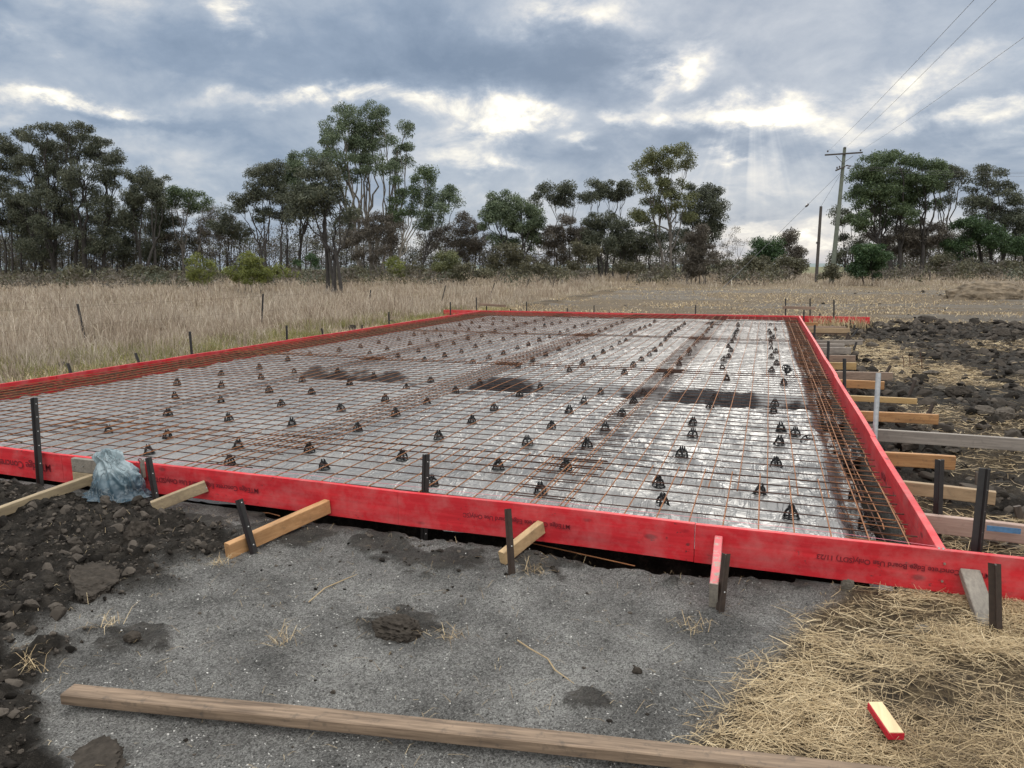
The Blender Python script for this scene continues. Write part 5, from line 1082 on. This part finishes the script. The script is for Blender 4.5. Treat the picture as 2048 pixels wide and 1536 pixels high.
# more of the dense dark belt on the left and small trunks in the background
for k, (bx, lab) in enumerate(((70, 'slim dark sapling at the left between the slender tree and the broad dome'), (232, 'slim dark sapling right under the edge of the broad dome crown'), (318, 'slim dark sapling right of the high small crown'))):
    T(lab, 94, [bx-10, bx, bx+12], [(bx-12, 440, 24, 34), (bx+14, 455, 22, 36), (bx, 495, 30, 26)], 'lf_dark', r0=.12, cover=.8)
# undergrowth and saplings of the far wood, one mass
rs = np.random.default_rng(77); mbu, mbt = MB(), MB(); CC, RR = [], []
for px in list(np.arange(-90, 340, 7.))+list(np.arange(340, 1460, 10.))+list(np.arange(1690, 2150, 9.)):
    D = rs.uniform(92, 112); hi = 84*(.35+1.0*fbm(np.array([px/70.]), np.array([3.]), 3, 5)[0])
    if px < 340: hi *= 1.35
    if 1380 < px < 1700: hi *= .6
    b = atd(px, 548, D); b[2] = gz(b[0], b[1])-.1; tp = atd(px+rs.uniform(-9, 9), 540-hi*rs.uniform(.6, 1.1), D)
    c = curve(b, tp, rs.normal(size=3)*.3, 6); tube(mbt, c, np.linspace(.09, .02, 6), 4, cap=False)
    for k in range(int(3+hi/9)):
        p = b+(tp-b)*rs.uniform(.08, 1.)+CR*rs.normal()*.9+CF*rs.normal()*.8; CC.append(p); RR.append([.75, .75, .5])
        tube(mbt, curve(c[rs.integers(1, 5)], p, rs.normal(size=3)*.15, 4), np.linspace(.03, .008, 4), 3, cap=False)
for px in np.arange(-100, 2150, 3.):          # low weeds and seedlings along the edge of the wood
    D = rs.uniform(58, 92); b = atd(px+rs.normal()*3, 548, D)
    if fbm(np.array([px/60.]), np.array([9.]), 3, 8)[0] < .42: continue
    b[2] = gz(b[0], b[1])+rs.uniform(.25, 1.0); CC.append(b); RR.append([.8, .8, .5])
CC, RR = np.array(CC), np.array(RR)*rs.uniform(.6, 1.5, (len(CC), 1)); pick = rs.random(len(CC))
for k, (a, b_, mm) in enumerate(((0, .45, 'lf_brown'), (.45, .8, 'lf_scrub'), (.8, 1.01, 'lf_dark'))):
    q = (pick >= a) & (pick < b_); mbu.add(*leaves(CC[q], RR[q], np.full(q.sum(), 48)*RR[q][:, 0]**2/.5, .30, .10, .3, rs), mi=k)
mbu.f += [(f+mbu.n, 3) for f, _ in mbt.f]; mbu.v += mbt.v; mbu.n += mbt.n
tag(mbu.obj('undergrowth', [M['lf_brown'], M['lf_scrub'], M['lf_dark'], M['bark']]), kind='stuff')
# shrubs in the grass
S = dict(name='shrub', cat='shrub', group='shrubs in the dry grass')
T('lime green feathery shrub in the dry grass, left of a pair', 50, [398, 405, 412], [(400, 530, 24, 14), (388, 543, 16, 12), (418, 540, 16, 14), (404, 556, 20, 10)], 'lf_lime', 'bark_grey', r0=.03, cover=.75, ll=.16, lw=.05, droop=-.3, fork=.3, ground_px=585, clump=7, **S)
T('larger lime green shrub in the dry grass, right of a pair', 48, [478, 492, 505, 520], [(492, 522, 22, 14), (478, 540, 26, 14), (515, 538, 26, 16), (535, 552, 18, 14), (490, 558, 34, 12)], 'lf_lime', 'bark_grey', r0=.03, cover=.9, ll=.16, lw=.05, droop=-.3, fork=.3, ground_px=580, clump=7, **S)
T('small rounded olive shrub below the right side of the tallest gum', 68, [795, 800], [(797, 524, 18, 12), (790, 538, 16, 12), (806, 540, 14, 12)], 'lf_lime', r0=.04, cover=.9, ll=.2, lw=.07, fork=.3, clump=7, **S)
T('domed olive-green shrub right of the small rounded one', 66, [888, 896], [(893, 508, 18, 12), (880, 522, 18, 14), (906, 524, 18, 14), (892, 540, 28, 14)], 'lf_yellow', r0=.05, cover=1.05, ll=.2, lw=.07, fork=.3, clump=7, **S)
T('dusty grey-green bush in front of the bushy dark green tree', 74, [1010, 1030], [(1015, 508, 26, 18), (1040, 520, 22, 18), (995, 525, 22, 16)], 'lf_scrub', r0=.05, cover=1., fork=.3, **S)
T('dusty grey-green bush in front of the brown dry tree', 72, [1160, 1172], [(1165, 498, 20, 14), (1155, 518, 20, 18), (1182, 520, 18, 18)], 'lf_scrub', r0=.05, cover=1., fork=.3, **S)
T('dense dark green round shrub right of the power pole', 56, [1728, 1742], [(1722, 505, 20, 14), (1745, 502, 24, 14), (1712, 522, 16, 16), (1738, 522, 28, 18), (1762, 520, 14, 16), (1735, 542, 26, 12)], 'lf_shrub', r0=.06, cover=1.5, ll=.2, lw=.08, fork=.3, clump=8, **S)
T('pale straw-coloured bush under the brown trees on the right', 70, [1880, 1900], [(1870, 526, 22, 10), (1900, 524, 22, 12), (1925, 530, 18, 10)], 'lf_scrub', 'bark_grey', r0=.04, cover=.9, fork=.3, **S)
T('bare greyish thicket in the grass at the far left', 62, [150, 165, 180], [(150, 545, 24, 10), (178, 548, 20, 8)], 'lf_scrub', 'bark_grey', r0=.03, cover=.6, fork=.3, ground_px=562, **S)
for k, (px, py, rx, D, lm, lab) in enumerate(((940, 545, 40, 64, 'lf_scrub', 'low olive weeds patch right of the domed shrub'), (1080, 538, 36, 66, 'lf_scrub', 'low dull green bush left of the two dusty bushes'), (700, 545, 36, 66, 'lf_scrub', 'low olive bush right of the nearest dark tree'), (560, 545, 40, 62, 'lf_lime', 'low green weeds behind the lime green pair'), (1260, 535, 40, 75, 'lf_scrub', 'low green bush under the flat-topped tree'), (1430, 535, 34, 74, 'lf_scrub', 'low olive bush right of the brown reedy bush'), (1660, 548, 26, 60, 'lf_scrub', 'low grassy bush at the foot of the power pole'), (2000, 535, 44, 70, 'lf_scrub', 'low green bush at the far right under the dark trees'), (620, 525, 26, 84, 'lf_shrub', 'dark green bush left of the nearest dark tree'), (300, 545, 50, 72, 'lf_scrub', 'low olive bush below the high small crown'), (830, 538, 22, 66, 'lf_scrub', 'low dull bush between the two olive shrubs'))):
    T(lab, D, [px-8, px+8], [(px-rx*.5, py+2, rx*.55, 9), (px+rx*.45, py+1, rx*.5, 10), (px, py-6, rx*.5, 9)], lm, r0=.04, cover=.9, ll=.22, lw=.08, fork=.3, clump=7, **S)
# ------------------------------------------------------------------ grass, straw, clods, grit (nobody could count these)
def blades(P, h, w, lean, rs, flat=0.):
    """bent two-piece blades; P bases, h lengths, w widths"""
    n = len(P); a = rs.random(n)*2*PI; d = np.stack([np.cos(a), np.sin(a), np.zeros(n)], 1); b = a+PI/2+rs.normal(size=n)*.5
    s = np.stack([np.cos(b), np.sin(b), np.zeros(n)], 1)*(w*.5)[:, None]; up = np.array([0, 0, 1.])
    l1, l2 = lean*(.4+.6*rs.random(n)), lean*(1.2+.9*rs.random(n))
    m_ = P+(d*np.sin(l1)[:, None]+up*np.cos(l1)[:, None])*(h*.55)[:, None]
    t = m_+(d*np.sin(np.minimum(l2, 1.9))[:, None]+up*np.cos(np.minimum(l2, 1.9))[:, None])*(h*.45)[:, None]
    V = np.stack([P-s, P+s, m_+s*.8, m_-s*.8, t], 1).reshape(-1, 3); i = np.arange(n)[:, None]*5
    return V, (i+np.array([0, 1, 2, 3])), (i+np.array([3, 2, 4]))
def put(mb, P, h, w, lean, rs):
    V, q, t = blades(P, h, w, lean, rs); n0 = mb.n; mb.add(V, q); mb.f.append((t.astype(np.int64)+n0, 0)); return mb
def view_samples(n, dmin, dmax, pw, a0, a1, rs):
    u = rs.random(n); e = 1-pw; D = (dmin**e+(dmax**e-dmin**e)*u)**(1/e); az = rs.uniform(a0, a1, n)-YAW
    return CAM[0]+np.sin(az)*D, CAM[1]+np.cos(az)*D, D
rs = np.random.default_rng(3)
x, y, D = view_samples(30000, 9, 118, 1.25, -.80, .78, rs)
_, so_, st_, fa_, gr_ = terrain(x, y); ok = (fa_ > rs.random(len(x))*.9+.05); x, y, D = x[ok], y[ok], D[ok]
k = 9; X = np.repeat(x, k)+rs.normal(size=len(x)*k)*.10*np.repeat(1+D/40, k); Y = np.repeat(y, k)+rs.normal(size=len(x)*k)*.10*np.repeat(1+D/40, k); DD = np.repeat(D, k)
hz = terrain(X, Y)[0]; tall = fbm(X*.35, Y*.35, 4, 121); tall2 = np.clip((fbm(X*1.4, Y*1.4, 3, 131)-.3)*2.2, .3, 1.3)
edge = ss(-11.9, -14.5, X)*.6+.4; edge = np.where(X > -11, ss(46, 62, Y)*.7+.3, edge)
tuft = np.repeat(.45+.9*rs.random(len(x))**1.3, k); H = (.25+1.15*tall)*np.sqrt(tall2)*tuft*edge*(.55+.7*rs.random(len(X)))*np.where(X > -11, .8, 1)
mb = MB(); put(mb, np.stack([X, Y, hz-.02], 1), H, np.maximum(.0055, .00062*DD)*(.6+.8*rs.random(len(X))), .15+.65*rs.random(len(X))*np.repeat(.5+rs.random(len(x)), k), rs)
tag(mb.obj('dry_grass', M['drygrass']), kind='stuff')
# yellow-green weeds at the foot of the grass, behind the left-hand boards
x = rs.uniform(-14.8, -11.0, 1500); y = rs.uniform(2, 24, 1500); ok = fbm(x*.9, y*.7, 4, 141) > .50; x, y = x[ok], y[ok]
k = 14; X = np.repeat(x, k)+rs.normal(size=len(x)*k)*.09; Y = np.repeat(y, k)+rs.normal(size=len(x)*k)*.09
mb = MB(); put(mb, np.stack([X, Y, terrain(X, Y)[0]-.02], 1), .12+.28*rs.random(len(X)), np.full(len(X), .009), .2+.7*rs.random(len(X)), rs)
tag(mb.obj('weeds', M['greengrass']), kind='stuff')
# loose straw: thick by the near right corner, thin elsewhere
def straw_flat(x, y, length, width, mb, rs, lift=.03, tilt=.12):
    n = len(x); z = terrain(x, y)[0]+rs.random(n)*lift+.003; a = rs.normal(size=n)*.9+.35+rs.integers(0, 2, n)*PI*rs.integers(0, 2, n); da = rs.normal(size=n)*.35; ti = rs.normal(size=n)*tilt
    P = np.stack([x, y, z], 1); d1 = np.stack([np.cos(a), np.sin(a), ti], 1); d2 = np.stack([np.cos(a+da), np.sin(a+da), -ti*1.2], 1)
    m_ = P+d1*(length*.5)[:, None]; t = m_+d2*(length*.5)[:, None]; s = np.stack([-np.sin(a), np.cos(a), rs.normal(size=n)*.5], 1)*(width*.5)[:, None]
    V = np.stack([P-s, P+s, m_+s, m_-s, t+s*.6, t-s*.6], 1).reshape(-1, 3); i = np.arange(n)[:, None]*6
    mb.add(V, np.concatenate([i+np.array([0, 1, 2, 3]), i+np.array([3, 2, 4, 5])]))
def straw_on(x, y, length, width, mb, rs, lift=.02, tilt=.25):
    n = len(x); z = terrain(x, y)[0]+rs.random(n)*lift
    put(mb, np.stack([x, y, z], 1), length, width, PI/2-tilt*rs.random(n)+.10, rs)
mb = MB()
x = rs.uniform(-1.9, 1.9, 105000); y = rs.uniform(-2.4, .04, 105000); e = (x-straw_edge(y)); nzz = fbm(x*2.2, y*2.2, 4, 9)-.5
dens = ss(-.10, .25, e+nzz*.45)*(.10+.90*ss(.36, .60, fbm(x*2.6, y*3.4, 5, 151))); ok = rs.random(len(x)) < dens; x, y = x[ok], y[ok]
straw_flat(x, y, .03+.17*rs.random(len(x))**2, .0014+.0016*rs.random(len(x))**2, mb, rs, .030, .10); k = rs.random(len(x)) < .05; straw_on(x[k], y[k], .05+.10*rs.random(k.sum()), np.full(k.sum(), .0022), mb, rs, .02, .5)
x = rs.uniform(.06, 6, 60000); y = .05+rs.random(60000)**1.4*20.5; st_ = terrain(x, y)[2]; ok = rs.random(len(x)) < st_*1.0+.02; x, y = x[ok], y[ok]
d_ = np.hypot(x-CAM[0], y-CAM[1]); straw_flat(x, y, .06+.14*rs.random(len(x)), .0017+.00035*d_, mb, rs, .03, .2)
x, y, D = view_samples(60000, 22, 80, 1.2, -.25, .80, rs); t_ = terrain(x, y); ok = (y > 20.3) & (x > -12) & (rs.random(len(x)) < t_[2]*.9*ss(.40, .58, fbm(x*.25, y*.6, 4, 171))+.03) & (t_[3] < .6); x, y, D = x[ok], y[ok], D[ok]
straw_on(x, y, .08+.20*rs.random(len(x))**2, .0008*D, mb, rs, .02, .4)
x = rs.uniform(-12.6, -10.85, 9000); y = rs.uniform(1, 25, 9000); ok = rs.random(9000) < terrain(x, y)[2]*.9+.1; x, y = x[ok], y[ok]
straw_on(x, y, .10+.2*rs.random(len(x)), np.full(len(x), .008), mb, rs, .03, .8)
# single stalks on the grit and on the clay heap
x = rs.uniform(-5.5, -.6, 700); y = rs.uniform(-2.8, -.15, 700); straw_on(x, y, .03+.09*rs.random(700)**2, np.full(700, .0020), mb, rs, .012, .3)
for px, py in ((75, 1330), (215, 1255), (960, 1075), (1075, 1150), (1500, 1140), (440, 1130), (560, 1290), (905, 1280), (1385, 1260), (1330, 1110)):
    c = gp(px, py); k = 26; straw_on(c[0]+rs.normal(size=k)*.04, c[1]+rs.normal(size=k)*.03, .05+.12*rs.random(k), np.full(k, .003), mb, rs, .02, .8)
# dead tufts beside the far end of the right-hand board
x = rs.uniform(.3, 1.9, 500); y = rs.uniform(18.2, 19.7, 500); put(mb, np.stack([x, y, terrain(x, y)[0]], 1), .15+.3*rs.random(500), np.full(500, .014), .2+.5*rs.random(500), rs)
tag(mb.obj('straw', M['straw']), kind='stuff')
def scatter(mb, x, y, r, rs, base, sink=.05):
    n = len(x); z = terrain(x, y)[0]
    for k in range(len(base)):
        m_ = np.where(rs.integers(0, len(base), n) == k)[0]
        if not len(m_): continue
        V, F = base[k]; a = rs.random(len(m_))*2*PI; c, s = np.cos(a)[:, None], np.sin(a)[:, None]
        sc = r[m_][:, None]*(.7+.6*rs.random((len(m_), 1))); fl = .55+.4*rs.random((len(m_), 1))
        X = (V[None, :, 0]*c-V[None, :, 1]*s)*sc+x[m_][:, None]; Y = (V[None, :, 0]*s+V[None, :, 1]*c)*sc*.85+y[m_][:, None]; Z = V[None, :, 2]*sc*fl+z[m_][:, None]+sc*sink*.6
        mb.add(np.stack([X, Y, Z], -1).reshape(-1, 3), (F[None]+(np.arange(len(m_))*len(V))[:, None, None]).reshape(-1, 3))
def shapes(sub, n, flat, seed):
    out = []
    for k in range(n):
        b = MB(); clod(b, (0, 0, 0), (1, 1, 1), sub, seed+k*11, 1.7, flat); out.append((np.concatenate(b.v), ICO[sub][1]))
    return out
B1, B2 = shapes(1, 8, .8, 3), shapes(2, 10, .8, 50)
mb = MB()
n = 9000; x = rs.uniform(-7.8, -3.4, n); y = rs.uniform(-2.8, -.25, n); ok = rs.random(n) < soil_left(x, y)*1.2; x, y = x[ok], y[ok]; scatter(mb, x, y, .004+.008*rs.random(len(x))**2, rs, B1)
n = 7500; x = rs.uniform(-7.8, -3.4, n); y = rs.uniform(-2.8, -.25, n); ok = rs.random(n) < soil_left(x, y); x, y = x[ok], y[ok]; scatter(mb, x, y, .006+.042*rs.random(len(x))**4.5, rs, B2, .2)
n = 1000; x = rs.uniform(-3.6, -.9, n); y = rs.uniform(-1.2, -.12, n); ok = rs.random(n) < terrain(x, y)[1]*.9; x, y = x[ok], y[ok]; scatter(mb, x, y, .006+.016*rs.random(len(x))**2, rs, B1)
n = 11000; x = .1+rs.random(n)**1.2*9; y = rs.random(n)**1.3*20.3; t_ = terrain(x, y); ok = rs.random(n) < t_[1]*(1-t_[2]*.85); x, y = x[ok], y[ok]; scatter(mb, x, y, .010+.10*rs.random(len(x))**4.5+.0008*y, rs, B2, .2)
n = 1800; x = rs.uniform(1.2, 14, n); y = rs.uniform(16.5, 20.8, n); scatter(mb, x, y, .02+.17*rs.random(n)**4, rs, B2)
n = 900; x = rs.uniform(-12, -W-.12, n); y = rs.uniform(1, 24, n); ok = rs.random(n) < terrain(x, y)[1]; x, y = x[ok], y[ok]; scatter(mb, x, y, .015+.06*rs.random(len(x))**3, rs, B1)
n = 1500; x, y, D = view_samples(n, 22, 70, 1.1, -.2, .8, rs); t_ = terrain(x, y); ok = (y > 20.3) & (rs.random(n) < t_[1]) & (x > -12); x, y = x[ok], y[ok]; scatter(mb, x, y, .03+.10*rs.random(len(x))**3, rs, B1)
n = 1600; x = rs.uniform(-4.6, -.5, n); y = rs.uniform(-2.7, -.15, n); ok = rs.random(n) < ss(.35, .65, fbm(x*2, y*2, 3, 161)); x, y = x[ok], y[ok]; scatter(mb, x, y, .002+.012*rs.random(len(x))**3, rs, B1)
n = 500; x = rs.uniform(-.32, -.04, n); y = rs.uniform(.3, L-.3, n); scatter(mb, x, y, .012+.03*rs.random(n)**2, rs, B1)
tag(mb.obj('loose_soil', M['clods']), kind='stuff')
mb = MB(); n = 22000; x = rs.uniform(-5.0, -.3, n); y = -.1-rs.random(n)**.8*2.7; t_ = terrain(x, y); ok = rs.random(n) < (1-t_[1])*(1-t_[2]); x, y = x[ok], y[ok]; scatter(mb, x, y, .0018+.0042*rs.random(len(x))**3, rs, shapes(0, 5, .6, 90), .2)
tag(mb.obj('grit_chips', M['chips']), kind='stuff')
